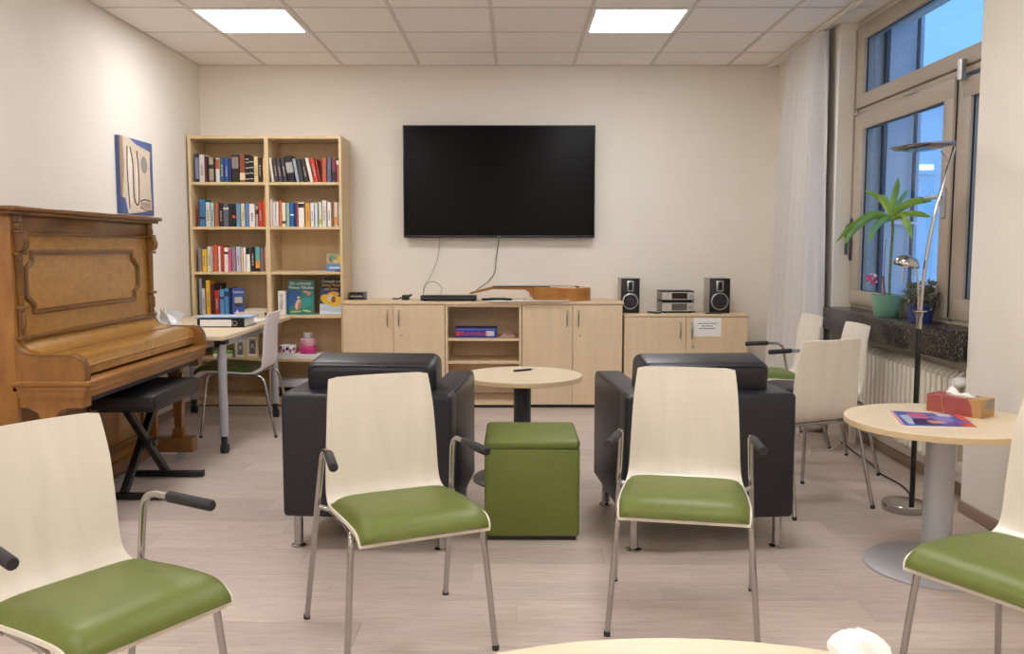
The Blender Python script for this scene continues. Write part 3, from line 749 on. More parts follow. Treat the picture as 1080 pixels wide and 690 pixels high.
_bm = {}
def cmat(hexc, rough=.45):
    return mat('cover_'+hexc, hexc, rough, noise=.06, nscale=18)
NAMES = {}
ORD = ['first', 'second', 'third', 'fourth', 'fifth', 'sixth', 'seventh', 'eighth', 'ninth', 'tenth', 'eleventh', 'twelfth', 'thirteenth', 'fourteenth', 'fifteenth', 'sixteenth', 'seventeenth', 'eighteenth', 'nineteenth', 'twentieth']
M['pages'] = mat('book_pages', 'DDD3BF', .8, noise=.05, nscale=40, stretch=(20, 1, 1))
def book(xa, xb, z0, h, depth, yf, hexc, label, group, lean=0.0, bands=()):
    """cover board shell (root) with page block; spine faces -Y"""
    w = xb-xa; t = min(.0025, w*.2)
    mb = MB(); mb.box(-w/2, -w/2+t, 0, depth, 0, h); mb.box(w/2-t, w/2, 0, depth, 0, h); mb.box(-w/2, w/2, 0, t, 0, h, .0008, 1)
    o = mb.build('book', cmat(hexc)); tag(o, label, 'book', group)
    xc = (xa+xb)/2
    a = math.radians(lean); lift = abs(math.sin(a))*w/2
    o.location = (xc, yf, z0+lift); o.rotation_euler = (0, a, 0)
    MB().box(-w/2+t, w/2-t, t, depth-.004, .003, h-.003).build('pages', 'pages', o)
    for (f0, f1, hc) in bands:
        MB().box(-w/2+.0003, w/2-.0003, -.0006, .001, h*f0, h*f1).build('spine_band', cmat(hc), o)
    return o
def shelf_books(data, ox, oy, sc, z0, shelfname, yf=6.995, lean=None, wordy=True):
    items = list(data)
    for k, d in enumerate(items):
        u0, u1, v, hexc, cname = d[:5]; bands = d[5] if len(d) > 5 else (); ln = d[6] if len(d) > 6 else 0.0
        yy = yf+random.uniform(0, .012); pb = z0
        A = onY(ox+u0/sc, oy+v/sc, yy); B = onY(ox+u1/sc, oy+v/sc, yy)
        h = max(.1, A.z-z0); w = max(.007, (B.x-A.x)*.97)
        if not bands and h > .16:
            # lettering on the spine, too fine to read at this distance: two small marks as on the photographed spines
            lum = sum(int(hexc[i:i+2], 16) for i in (0, 2, 4))/3
            mk = 'B9B0A4' if lum < 110 else '8A7C74'
            c0 = random.uniform(.42, .6); bands_ = ()
            o = book(A.x, A.x+w, z0, h/math.cos(math.radians(ln)), random.uniform(.135, .16), yy, hexc, f'{cname} book, {ORD[k]} from the left on the {shelfname}', 'books on the '+shelfname, ln)
            if w > .027:
                mm = MB(); hh = h*c0; z = h*.25
                while z < h*.25+hh*.8:
                    l = random.uniform(.006, .018); mm.box(-w*.16, w*.12, -.0007, .0005, z, z+l); z += l+random.uniform(.003, .007)
                mm.build('spine_print', cmat(mk), o)
        else:
            book(A.x, A.x+w, z0, h/math.cos(math.radians(ln)), random.uniform(.135, .16), yy, hexc, f'{cname} book, {ORD[k]} from the left on the {shelfname}', 'books on the '+shelfname, ln, bands)
S = 12.706
shelf_books([(92,148,90,'1D1F2B','black and grey-blue',((.12,.86,'7C84A0'),)),(150,220,100,'D8D2CC','thick white'),(222,249,130,'7A1F25','dark red'),(250,278,150,'1E1618','black'),
 (280,345,145,'A79C8C','grey-beige',((.55,.72,'2B2521'),(.0,.08,'8C3A3A'))),(346,367,150,'171417','thin black'),(369,425,150,'D9D5CC','white and orange',((.55,.95,'B05A2E'),)),(428,485,145,'2E5673','teal blue'),
 (487,545,150,'2A4E9A','bright blue'),(547,583,155,'33346F','indigo'),(586,680,105,'2A2524','wide black',((.5,.92,'8C8078'),)),(690,765,95,'8C4630','tall brown and cream',((.08,.34,'E6CFA2'),)),
 (767,817,105,'151416','tall black',((.1,.14,'B8B0A4'),(.3,.34,'B8B0A4'),(.5,.54,'B8B0A4'),(.7,.74,'B8B0A4'),(.82,.86,'B8B0A4'))),(819,882,130,'171617','thick black',((.12,.16,'B8B0A4'),(.34,.38,'B8B0A4'),(.56,.6,'B8B0A4'),(.78,.82,'B8B0A4'))),
 (885,940,130,'E8C990','cream'),(942,990,145,'2B1A1B','dark maroon'),(1000,1030,150,'E6C27B','pale yellow')], 198, 155, S, SH[0], 'top left shelf')
shelf_books([(76,112,150,'E8E2D3','leaning cream',(),-6),(122,170,150,'3A3431','leaning charcoal',(),-6),(178,226,150,'57434A','leaning plum',(),-7),(236,290,150,'33313A','leaning dark grey',(),-7),
 (300,392,125,'1B1A1F','leaning thick black',((.35,.75,'A9A6A4'),),-8),(410,452,160,'A5A9B8','leaning silver-grey',(),-10),(466,512,165,'3B4240','leaning grey-green',(),-10),(524,578,165,'36332F','leaning brown-black',(),-11),
 (594,640,150,'EDE6D6','leaning ivory',(),-12),(652,706,155,'C93A2C','leaning bright red',(),-11),(716,734,160,'C44D45','leaning thin red',(),-10),(738,750,165,'5A1214','thin dark red'),
 (752,815,145,'C4572F','orange-red'),(822,880,140,'5C6A88','grey-blue'),(887,940,150,'8A3A48','red and black',((.0,.45,'2A2226'),)),(946,995,150,'A23A38','red with white top',((.74,.9,'DAD4CC'),(.9,1,'1C1A1C')))], 280, 155, S, SH[0], 'top right shelf')
shelf_books([(130,150,130,'A93A3F','thin crimson'),(152,232,110,'3677A6','wide blue',((.28,.36,'1E3248'),)),(235,299,145,'DAD6CC','white'),(301,352,150,'A9C3B8','mint green'),(358,412,155,'B5603C','rust orange'),
 (416,469,160,'262422','black'),(471,550,160,'5F6170','slate grey',((.74,.82,'D6D2CC'),)),(555,590,165,'2C2B2E','thin charcoal'),(592,640,165,'23201F','black with orange dot',((.38,.5,'D4603C'),)),(645,705,160,'6E94BE','light blue'),
 (708,765,165,'CFCDAB','pale olive'),(770,818,155,'5A86C0','cornflower blue'),(820,900,165,'EDE3DD','thick white'),(905,942,195,'B7A29F','short pinkish',((.6,.84,'2B2024'),)),(945,1000,135,'C23B28','tall red'),(1003,1038,125,'DD5A28','tall orange')], 198, 202, S, SH[1], 'second left shelf')
shelf_books([(50,89,105,'DCD3DA','tall lilac-white'),(91,134,140,'E8DFDB','white'),(136,177,140,'ECE3DC','off-white'),(179,214,120,'D2713F','orange'),(216,270,150,'EEE3CC','cream with dark mark',((.14,.24,'3A342C'),)),(275,322,155,'8FB9AD','sea green'),
 (325,380,150,'2C5FB0','royal blue',((.46,.52,'E8E8EC'),)),(382,408,155,'23336A','thin navy'),(410,432,160,'B9534A','thin brick red'),(436,520,145,'EFE7DE','wide white with black label',((.78,.95,'2A2628'),)),(530,595,155,'E2A548','amber yellow'),
 (600,650,150,'ECEBE6','plain white'),(655,700,155,'CAD6E4','pale blue'),(712,750,140,'E9E4C9','pale cream with lime patch',((.12,.3,'A9BC3C'),)),(756,815,120,'E9DEDC','tall rosy white'),(826,880,145,'F0E6E0','pinkish white'),(885,912,140,'8E6A50','brown'),
 (915,965,145,'EBCDB5','peach',((.1,.4,'E0983A'),)),(970,1008,150,'C6C2BF','grey')], 280, 202, S, SH[1], 'second right shelf')
shelf_books([(110,160,150,'8F7F90','mauve'),(166,230,165,'EFC424','bright yellow'),(233,285,130,'E2D6CC','beige-white'),(287,305,135,'D9CFC5','thin beige'),(311,375,100,'DA5A33','tall orange'),(380,412,125,'EFE6E0','thin white'),(415,455,115,'B9402F','brick red'),
 (458,515,140,'EFE8DD','white with dark emblem',((.72,.82,'3A3634'),)),(518,560,180,'D9568E','hot pink'),(563,615,135,'9C8494','dusty violet'),(620,680,130,'C3C1DC','lavender'),(685,712,140,'F1CFA5','apricot'),(715,750,140,'F0E9E2','white'),
 (753,808,140,'F0ECE6','white with black top',((.72,1,'1C1A1C'),)),(812,875,135,'151518','black'),(878,940,130,'5FA9AF','turquoise with orange foot',((.14,.45,'E89A3C'),(0,.14,'3A1418'))),(945,984,140,'85717F','grey-violet'),(986,1004,150,'B9745F','thin terracotta'),(1007,1035,120,'E5CDB0','light tan')], 200, 250, S, SH[2], 'third left shelf')
S4 = 12.54
shelf_books([(70,100,110,'8F9440','tall olive'),(103,117,120,'1F1E22','thin tall black'),(119,155,110,'9C97AE','tall grey-lilac'),(158,205,245,'D5D0CB','short white'),(212,268,135,'EBB52A','tall golden yellow'),(272,318,185,'50222A','wine red'),
 (326,392,270,'B1352D','thick red'),(396,455,255,'5896CE','sky blue',((.62,.72,'1E2C57'),)),(458,515,240,'4D8FCB','brighter blue',((.7,.88,'1E2C57'),)),(518,545,235,'1E2C57','thin navy')], 200, 285, S4, SH[3], 'fourth left shelf')
# black volume behind the red ones
P = onY(226, 299, 7.16); book(P.x, P.x+.05, SH[3], P.z-SH[3], .11, 7.19, '1F1B1B', 'tall black book standing behind the red one, fourth left shelf', 'books on the fourth left shelf', 0, ((.8, .92, 'A8A29A'),))

def cover_book(name, label, x0, y0, x1, y1, zb, yf, thick, hexc, tilt=-8, rz=0, cat='book', group='picture books set face out'):
    A = onY(x0, y0, yf); B = onY(x1, y1, yf); w = B.x-A.x; h = (A.z-zb)/math.cos(math.radians(tilt))
    t = thing(name, label, cat, ((A.x+B.x)/2, yf, zb), math.radians(rz), group); t.rotation_euler = (math.radians(tilt), 0, math.radians(rz))
    mb = MB(); mb.box(-w/2, w/2, 0, .0025, 0, h); mb.box(-w/2, w/2, thick-.0025, thick, 0, h); mb.box(-w/2, -w/2+.003, 0, thick, 0, h)
    mb.build('cover', cmat(hexc, .35), t)
    MB().box(-w/2+.003, w/2-.004, .0025, thick-.0025, .003, h-.003).build('pages', 'pages', t)
    return t, w, h
def blob(t, pts, hexc, lvl=1, name='cover_print', y=0):
    mb = MB().prism(pts, y-.0004*lvl-.0002, y+.001, 'y'); return mb.build(name, cmat(hexc, .35), t, None)
def ell(cx, cz, rx, rz, n=18, rot=0): return [(cx+rx*math.cos(2*PI*k/n)*math.cos(rot)-rz*math.sin(2*PI*k/n)*math.sin(rot), cz+rx*math.cos(2*PI*k/n)*math.sin(rot)+rz*math.sin(2*PI*k/n)*math.cos(rot)) for k in range(n)]
def rect(x0, x1, z0, z1): return [(x0, z0), (x1, z0), (x1, z1), (x0, z1)]
t, w, h = cover_book('book', 'dark blue book with white title facing out, beside the light blue books', 244.5, 304, 257, 330, SH[3], 7.03, .03, '2F4FA0', -6, 12)
blob(t, rect(-w*.28, w*.38, h*.3, h*.66), 'B9B2A0'); blob(t, rect(-w*.28, w*.38, h*.3, h*.44), '20263C', 2); blob(t, ell(-.005, h*.14, .007, .010), 'E6E6EE', 2)
lettering('Seelenreise', .028, cmat('E8E8F0'), t, (.004, -.0015, h*.85), sx=.7)
t, w, h = cover_book('picture_book', 'green fairy tale picture book facing out on the fourth right shelf', 303, 296, 331, 331, SH[3], 7.05, .022, '2C7A74', -7)
blob(t, [(-w*.5, h*.2), (-w*.1, h*.3), (0, h*.62), (-w*.3, h*.8), (-w*.5, h*.7)], '2A5C94'); blob(t, ell(w*.12, h*.34, w*.34, h*.14, 20, .3), '2F8F86', 1)
blob(t, ell(-w*.12, h*.30, w*.1, h*.15, 16, -.25), 'D9B68C', 2); blob(t, ell(-w*.06, h*.26, w*.05, h*.12, 16, -.25), 'C4643C', 3); blob(t, ell(-w*.1, h*.5, w*.05, h*.035), 'E6CFA8', 3)
blob(t, ell(w*.22, h*.66, w*.17, h*.035, 14, -.2), 'D49A7E', 2); blob(t, ell(w*.3, h*.62, w*.1, h*.05, 14, .6), 'C98468', 3)
blob(t, ell(-w*.2, h*.09, w*.22, h*.03, 14, .05), 'A9B46A', 2); blob(t, ell(w*.22, h*.11, w*.18, h*.03, 14, -.15), 'C0B85E', 2)
lettering('Die schönsten', .036, cmat('EEF0EA'), t, (-.005, -.0018, h*.91), sx=.82); lettering('Wiener Märchen', .036, cmat('EEF0EA'), t, (0, -.0018, h*.79), sx=.82)
t, w, h = cover_book('picture_book', 'black and yellow picture book facing out on the fourth right shelf', 336.5, 294, 360.5, 331, SH[3], 7.05, .02, '23262C', -7)
blob(t, [(-w*.5, h*.34), (w*.5, h*.26), (w*.5, h*.62), (-w*.5, h*.74)], '31446E'); blob(t, rect(-w*.5, w*.5, .002, h*.3), 'B9CBDD', 1); blob(t, [(-w*.5, h*.12), (w*.5, h*.05), (w*.5, h*.02), (-w*.5, h*.02)], 'DDE4E8', 2)
blob(t, ell(-w*.18, h*.42, w*.3, h*.13, 20, -.5), 'E8B52C', 3); blob(t, ell(w*.22, h*.36, w*.3, h*.14, 20, .4), 'EABB34', 3); blob(t, ell(w*.1, h*.56, w*.26, h*.08, 20, .1), 'E3A92A', 4)
blob(t, ell(-w*.02, h*.46, w*.15, h*.1, 16, .2), 'D8CBB0', 5); blob(t, ell(w*.12, h*.42, w*.1, h*.09, 16, 0), '8A5A34', 6)
lettering('Christoph und', .03, cmat('E4D9B8'), t, (0, -.0018, h*.92), sx=.85); lettering('Sonne, Mond', .032, cmat('E8A93A'), t, (0, -.0018, h*.815), sx=.85); lettering('und Sterne', .03, cmat('E8C98A'), t, (0, -.0018, h*.71), sx=.85)
P = onY(293, 307, 7.03); o = book(P.x, P.x+.062, SH[3], P.z-SH[3], .15, 7.025, 'ECE6E0', 'thick white book with vertical grey title left of the green picture book', 'books on the fourth right shelf')
lettering('MEDICUS', .030, cmat('6A6668'), o, (0, -.001, h*.36), (PI/2, -PI/2, 0))
P = onY(302, 309, 7.04); book(P.x-.008, P.x+.003, SH[3], P.z-SH[3], .15, 7.04, '7C93BC', 'thin blue booklet wedged beside the green picture book', 'books on the fourth right shelf')
# flat books and papers
def flat(name, label, x0, x1, zb, hgt, yf, depth, hexc, cat, grp=None, rz=0):
    A = onY(x0, 330, yf); B = onY(x1, 330, yf); w = B.x-A.x
    t = thing(name, label, cat, ((A.x+B.x)/2, yf, zb), math.radians(rz), grp)
    MB().box(-w/2, w/2, 0, depth, 0, .003).build('back_cover', cmat(hexc), t); MB().box(-w/2, w/2, 0, depth, hgt-.003, hgt).build('front_cover', cmat(hexc), t)
    MB().box(-w/2+.003, w/2-.003, .003, depth-.003, .003, hgt-.003).build('pages', 'pages', t); return t
flat('book', 'white book lying flat on the fourth left shelf', 247, 279, SH[3], .022, 7.0, .2, 'ECE8E2', 'book', 'flat books')
flat('book', 'small white book lying on top of the flat white one', 257.5, 282, SH[3]+.022, .024, 7.0, .16, 'EFEBE4', 'book', 'flat books')
def sheets(name, label, cx, cy, z, w, d, hexc, cat='papers', n=3, rz=0, grp=None, curl=0):
    t = thing(name, label, cat, (cx, cy, z), math.radians(rz), grp)
    for k in range(n):
        a = random.uniform(-.06, .06); m = MB()
        Mx = Matrix.Translation((random.uniform(-.008, .008), random.uniform(-.008, .008), k*.0022)) @ Matrix.Rotation(a, 4, 'Z')
        m.box(-w/2, w/2, -d/2, d/2, 0, .0018, 0, 1, Mx); m.build('sheet', cmat(hexc) if k % 2 == 0 else M['white'], t)
    return t
P = onY(308, 285, 7.1); sheets('brochure', 'flat beige brochure on the third right shelf', P.x, 7.09, SH[2], .24, .17, 'B9A48A', 'brochure', 3, 4)
P = onY(345, 284, 7.1); sheets('brochure', 'flat grey-brown leaflet beside the small card box', P.x-.01, 7.06, SH[2], .2, .13, 'A08C84', 'brochure', 2, -5)
A = onY(344, 267, 7.06); B = onY(359.5, 281, 7.06)
t = thing('card_box', 'small colourful card game box on the third right shelf', 'box', ((A.x+B.x)/2, 7.06, SH[2]+.006))
w, h = B.x-A.x, A.z-SH[2]-.006
MB().box(-w/2, w/2, 0, .045, 0, h, .001, 1).build('carton', cmat('5B86C8'), t); blob(t, rect(-w/2, w/2, h*.36, h), '9CA07A'); blob(t, ell(w*.38, h*.66, w*.1, h*.24), 'E6BE3C', 3); blob(t, ell(-w*.1, h*.68, w*.18, h*.18), '6FA08C', 2); blob(t, ell(-w*.3, h*.6, w*.14, h*.16), 'C98C7A', 2); blob(t, ell(w*.12, h*.55, w*.16, h*.1), 'D8C48A', 3); blob(t, rect(-w*.3, w*.4, h*.12, h*.22), 'DCE6F4', 2)

# lower left shelf: box and two framed portraits
A = onY(224, 370, 7.05)
t = thing('storage_box', 'white box with green lid on the low left shelf behind the desk leg', 'box', (A.x+.08, 7.05, SH[4]))
MB().box(-.08, .08, 0, .15, 0, .032, .006).build('body', 'white', t); MB().box(-.078, .078, .002, .148, .030, .056, .008).build('lid', cmat('8FBF5A'), t)
def photo_frame(label, px0, px1, pyt, dy, fcol, tilt, rz):
    A = onY(px0, pyt, 7.0+dy); B = onY(px1, pyt, 7.0+dy); w = B.x-A.x; h = A.z-SH[4]
    t = thing('framed_portrait', label, 'picture frame', ((A.x+B.x)/2, 7.0+dy, SH[4]), 0, 'framed portraits'); t.rotation_euler = (math.radians(tilt), 0, math.radians(rz))
    m = MB(); b = .016
    m.box(-w/2, w/2, 0, .014, 0, b, .002); m.box(-w/2, w/2, 0, .014, h-b, h, .002); m.box(-w/2, -w/2+b, 0, .014, b, h-b, .002); m.box(w/2-b, w/2, 0, .014, b, h-b, .002); m.build('frame', fcol, t)
    MB().box(-w/2+b, w/2-b, .006, .012, b, h-b).build('mat_board', 'white', t)
    blob(t, rect(-w*.28, w*.28, h*.18, h*.84), '8E8A86', 1, 'portrait', .006); blob(t, ell(0, h*.6, w*.15, h*.15), '3A3430', 2, 'portrait', .006); blob(t, ell(0, h*.56, w*.1, h*.11), 'C6B4A4', 3, 'portrait', .006); blob(t, [(-w*.22, h*.18), (w*.22, h*.18), (w*.16, h*.4), (0, h*.45), (-w*.16, h*.4)], '6A6662', 2, 'portrait', .006)
    return t
photo_frame('pale framed black-and-white portrait beside the desk leg on the low shelf', 247, 258.5, 357, 0.0, mat('pale_wood', 'CDBFA6', .5), -8, 8)
photo_frame('light wooden framed black-and-white portrait partly behind the pale chair', 259, 272, 354, .04, M['beech'], -8, 8)

# low right shelf: paper pile with bowl, heart-shaped boxes, red blossoms
A = onY(287, 372, 6.93); B = onY(338, 372, 6.93)
t = thing('paper_pile', 'pile of white paper on the low right shelf of the bookcase', 'papers', ((A.x+B.x)/2+.03, 7.09, SH[4]))
for k in range(5): MB().box(-.2+random.uniform(-.01, .01), .185+random.uniform(-.01, .01), -.12, .12, k*.007, k*.007+.006).build('sheaf', 'white', t)
ZP = SH[4]+.036
c = onY(304, 365, 7.05)
t = thing('bowl', 'white bowl with magenta and violet flowers on the paper pile', 'bowl', (c.x, 7.05, ZP))
MB().lathe([(0, 0), (.045, 0), (.062, .02), (.066, .05), (.064, .068), (.058, .068), (.055, .03), (0, .012)], (0, 0, 0), 26).build('bowl_body', 'white', t)
for a, hc, z in ((-1.9, 'C23A86', .03), (-1.45, '5A3A78', .045), (-1.1, 'C8508E', .028), (-2.3, '4A4A6A', .05), (-.7, '6E4A80', .04)):
    MB().sphere((.062*math.cos(a), .062*math.sin(a), z), .016, 10, 6, (1, .35, 1)).build('flower_print', cmat(hc), t)
c = onY(324.5, 365, 7.05)
def heart_box(label, cx, z, r, h, body, lid):
    t = thing('gift_box', label, 'box', (cx, 7.06, z), 0, 'stacked gift boxes')
    MB().lathe([(0, 0), (r*.94, 0), (r*.94, h*.6), (0, h*.6)], (0, 0, 0), 28).build('box_body', cmat(body), t); MB().lathe([(0, h*.55), (r, h*.55), (r, h*.96), (r-.004, h), (0, h)], (0, 0, 0), 28).build('lid', cmat(lid), t)
    b_ = MB()
    for k in range(10): a = 2*PI*k/10; b_.sphere((r*1.0*math.cos(a), r*1.0*math.sin(a), h*.42), r*.11, 8, 5)
    b_.build('trim', cmat(lid), t)
heart_box('magenta round gift box at the bottom of the stack of three', c.x, ZP, .066, .062, 'C22C78', 'D8488E')
heart_box('pale pink round gift box in the middle of the stack of three', c.x, ZP+.063, .058, .056, 'D9A0AE', 'E2B4BE')
heart_box('small grey gift box on top of the stack of three', c.x, ZP+.12, .036, .048, 'B9B0AC', 'C9C2BE')
for k in range(7):
    P = onY(341+k*3.1, 374, 7.0); r_ = random.Random(k)
    m = MB()
    for j in range(6):
        a = j*PI/3+r_.random(); m.sphere((.012*math.cos(a), .010*math.sin(a), .018+.006*r_.random()), .009, 8, 5)
    o = m.build('dried_blossom', cmat(('8C2A22', 'B84A36', '7A2420', 'C06A4A')[k % 4])); o.location = (P.x, 7.0+.01*(k % 3), SH[4]-.0015+.001)
    tag(o, f'small dried red blossom, {ORD[k]} from the left beside the paper pile', 'blossom', 'dried red blossoms')
# bottom right: box, papers, wire basket
c = onY(312, 408, 7.08)
t = thing('wire_basket', 'dark mesh basket on the bottom right shelf of the bookcase', 'basket', (c.x-.01, 7.1, SH[5]))
m = MB()
for k in range(13): x = -.14+k*.0233; m.tube([(x, -.1, 0), (x, -.1, .075)], .0022, 5); m.tube([(x, .1, 0), (x, .1, .075)], .0022, 5)
for z in (.003, .025, .05, .075): m.tube([(-.14, -.1, z), (.14, -.1, z), (.14, .1, z), (-.14, .1, z)], .0026, 5, closed=True)
m.build('mesh', 'black', t); MB().box(-.138, .138, -.098, .098, 0, .003).build('bottom', 'black', t)
t = thing('flat_box', 'flat light grey box lying on the dark mesh basket', 'box', (c.x+.01, 7.1, SH[5]+.078))
MB().box(-.15, .15, -.11, .11, 0, .045, .003).build('body', cmat('C3C3CC'), t); MB().box(-.152, .152, -.112, .112, .04, .052, .002).build('lid', cmat('CFCFD8'), t)
sheets('papers', 'loose grey sheets on the flat light grey box', c.x, 7.1, SH[5]+.131, .24, .18, 'A9A29E', 'papers', 5, 6)

# ================================================================== SIDEBOARDS
CY, CH = 6.93, .845
def handle_mesh():
    return MB().tube(catmull([(0, 0, -.062), (0, -.022, -.05), (0, -.03, 0), (0, -.022, .05), (0, 0, .062)], 4), .006, 8).mesh('handle', 60)
hm = handle_mesh()
def door(t, x0, x1, z0, z1, hx, lock=False):
    d = MB().box(x0, x1, -.018, 0, z0, z1, .0015, 1).build('door', 'maple', t)
    h_ = obj('handle', hm, 'chrome', d); h_.location = (hx, -.018, z1-.105)
    if lock:
        MB().lathe([(0, 0), (.010, 0), (.009, .004), (.004, .005), (0, .005)], (0, 0, 0), 14, Matrix.Translation((hx+.028 if hx > x0+.1 else x0+.058, -.018, z1-.235)) @ Matrix.Rotation(PI/2, 4, 'X')).build('lock', 'steel', d)
def carcass(t, w, h, depth, op=False):
    MB().box(0, .018, 0, depth, .025, h).build('side_panel', 'maple', t); MB().box(w-.018, w, 0, depth, .025, h).build('side_panel', 'maple', t)
    MB().box(.018, w-.018, .002, depth, .025, .043).build('bottom_board', 'maple_h', t); MB().box(.018, w-.018, depth-.008, depth, .04, h).build('back_panel', 'maple', t)
    MB().box(.018, w-.018, .002, depth-.01, h-.018, h).build('top_rail', 'maple_h', t); MB().box(.01, w-.01, .02, depth-.02, 0, .026).build('plinth', 'black', t)
def door_cabinet(label, x0, x1, split, h, depth, yf, lock=True, y0=.028):
    t = thing('cabinet', label, 'cabinet', (x0, yf, 0), 0, 'maple sideboard cabinets'); w = x1-x0; s_ = split-x0
    carcass(t, w, h, depth)
    door(t, .0015, s_-.0015, y0, h-.004, s_-.045); door(t, s_+.0015, w-.0015, y0, h-.004, s_+.045, lock); return t
door_cabinet('two-door maple cabinet beside the bookcase', -1.344, -.546, -.949, .820, YB-CY-.004, CY)
oc = thing('open_cabinet', 'open maple shelf unit in the middle of the sideboard', 'cabinet', (-.542, CY-.014, 0), 0, 'maple sideboard cabinets')
carcass(oc, .598, .820, YB-CY+.01)
for z in (.553, .372): MB().box(.018, .58, .012, YB-CY-.01, z-.02, z).build('shelf', 'maple_h', oc)
door_cabinet('two-door maple cabinet under the guitar', .060, .850, .458, .820, YB-CY-.004, CY)
tag(box('worktop', -1.347, .856, CY-.022, YB-.001, .8205, CH, 'maple_h', None, .002), 'long maple worktop over the three sideboard cabinets', 'worktop')
C2, H2 = 6.95, .745
sb = door_cabinet('lower two-door maple cabinet under the stereo', .866, 1.842, 1.352, H2-.0205, YB-C2-.004, C2)
tag(box('worktop', .864, 1.846, C2-.018, YB-.001, H2-.02, H2, 'maple_h', None, .002), 'lower maple worktop under the stereo and speakers', 'worktop')
# notice taped to the door
A = onY(731.5, 335.5, C2-.02); B = onY(760.5, 355, C2-.02)
t = thing('notice', 'white paper notice with three printed lines on the cabinet door', 'notice', ((A.x+B.x)/2, C2-.0185, (A.z+B.z)/2))
w, h = B.x-A.x, A.z-B.z
MB().box(-w/2, w/2, -.0008, 0, -h/2, h/2).build('sheet', 'white', t)
m = MB(); r_ = random.Random(3)
for zz, x0, x1 in ((.18*h, -.34*w, .34*w), (.04*h, -.2*w, .2*w), (-.09*h, -.29*w, .29*w)):
    x = x0
    while x < x1:
        l = min(r_.uniform(.006, .02), x1-x); m.box(x, x+l, -.0012, -.0006, zz, zz+.0075); x += l+.004
m.build('printed_lines', cmat('5A5A62'), t)
# items on the open shelves
A = onY(480, 345, 6.97); B = onY(524, 356, 6.97)
t = thing('board_game', 'blue board game box with red lettering on the open shelf', 'board game', ((A.x+B.x)/2, 6.965, .553)); w = B.x-A.x
MB().box(-w/2+.002, w/2-.002, .002, .2, 0, .05, .001, 1).build('box_bottom', cmat('23307E'), t); MB().box(-w/2, w/2, 0, .202, .008, .078, .0015, 1).build('lid', cmat('2A3C98'), t)
lettering('Rummikub', .05, cmat('D8402E'), t, (-.01, -.0012, .034), sx=1.0)
MB().box(-w/2+.005, -w/2+.04, -.0008, .001, .016, .052).build('emblem', cmat('D03A34'), t); MB().box(w/2-.085, w/2-.02, -.0008, .001, .015, .055).build('emblem', cmat('C9CBD2'), t)
MB().box(-w/2+.01, w/2-.01, -.0006, .001, .064, .070).build('print_line', cmat('7A8CC8'), t)
P = onY(536, 353, 7.02)
t = thing('cloth', 'crumpled pinkish brown cloth beside the board game box', 'cloth', (P.x, 7.03, .553))
m = MB(); r_ = random.Random(5); nu_, nv_ = 16, 8; g = []
for j in range(nv_+1):
    for i in range(nu_+1):
        u, v = i/nu_*2-1, j/nv_*2-1; e = max(0, 1-(u*u)**1.5)*max(0, 1-(v*v)**1.5); g.append((u*.075, v*.06, .002+e*(.016+.022*r_.random())))
m.add(g, [(j*(nu_+1)+i, j*(nu_+1)+i+1, (j+1)*(nu_+1)+i+1, (j+1)*(nu_+1)+i) for j in range(nv_) for i in range(nu_)])
m.add([(x*.98, y*.98, .0) for x, y in ((-.075, -.06), (.075, -.06), (.075, .06), (-.075, .06))], [(0, 3, 2, 1)]); m.build('cloth_fold', cmat('B48C7C'), t, 60)

# ================================================================== TELEVISION
A = onY(424.6, 132, 7.25); B = onY(627, 251, 7.25)
t = thing('television', 'large black flat-screen television on the back wall', 'television', ((A.x+B.x)/2, 7.25, (A.z+B.z)/2)); w, h = B.x-A.x, A.z-B.z
MB().box(-w/2, w/2, 0, .03, -h/2, h/2, .003).build('housing', 'black', t)
MB().box(-w/2+.008, w/2-.008, -.0015, .004, -h/2+.022, h/2-.008).build('screen', 'screen', t)
MB().box(-w/2, w/2, -.003, .006, -h/2, -h/2+.018, .002).build('lower_bezel', mat('bezel', '26262A', .35), t)
MB().box(-.012, .012, -.0036, 0, -h/2+.006, -h/2+.0115).build('logo', cmat('9A9AA0'), t)
MB().box(-.3, .3, .028, YB-7.25, -.2, .2).build('wall_mount', 'black', t)
k = MB().tube(catmull([(-.615+.0, 7.3, 1.37), tuple(onY(462, 270, 7.31)), tuple(onY(455, 290, 7.31)), tuple(onY(447.5, 302, 7.29)), tuple(onY(446.5, 310, 7.24)), tuple(onY(449, 301, 7.24)), tuple(onY(456, 297, 7.24)), tuple(onY(464, 301, 7.24)), tuple(onY(466, 306, 7.22)), tuple(onY(464, 311, 7.19))], 6), .0028, 6)
tag(k.build('antenna_cable', mat('grey_cable', '8E8780', .5)), 'thin looped grey cable hanging from the television to the player', 'cable')
k = MB().tube(catmull([tuple(onY(527, 248, 7.3)), tuple(onY(525, 262, 7.31)), tuple(onY(523, 276, 7.31)), tuple(onY(522, 287, 7.3)), tuple(onY(515, 297, 7.28)), tuple(onY(504, 305, 7.25)), tuple(onY(499, 310, 7.2))], 6), .0035, 6)
tag(k.build('power_cable', 'black'), 'black cable hanging from the television to the worktop', 'cable')

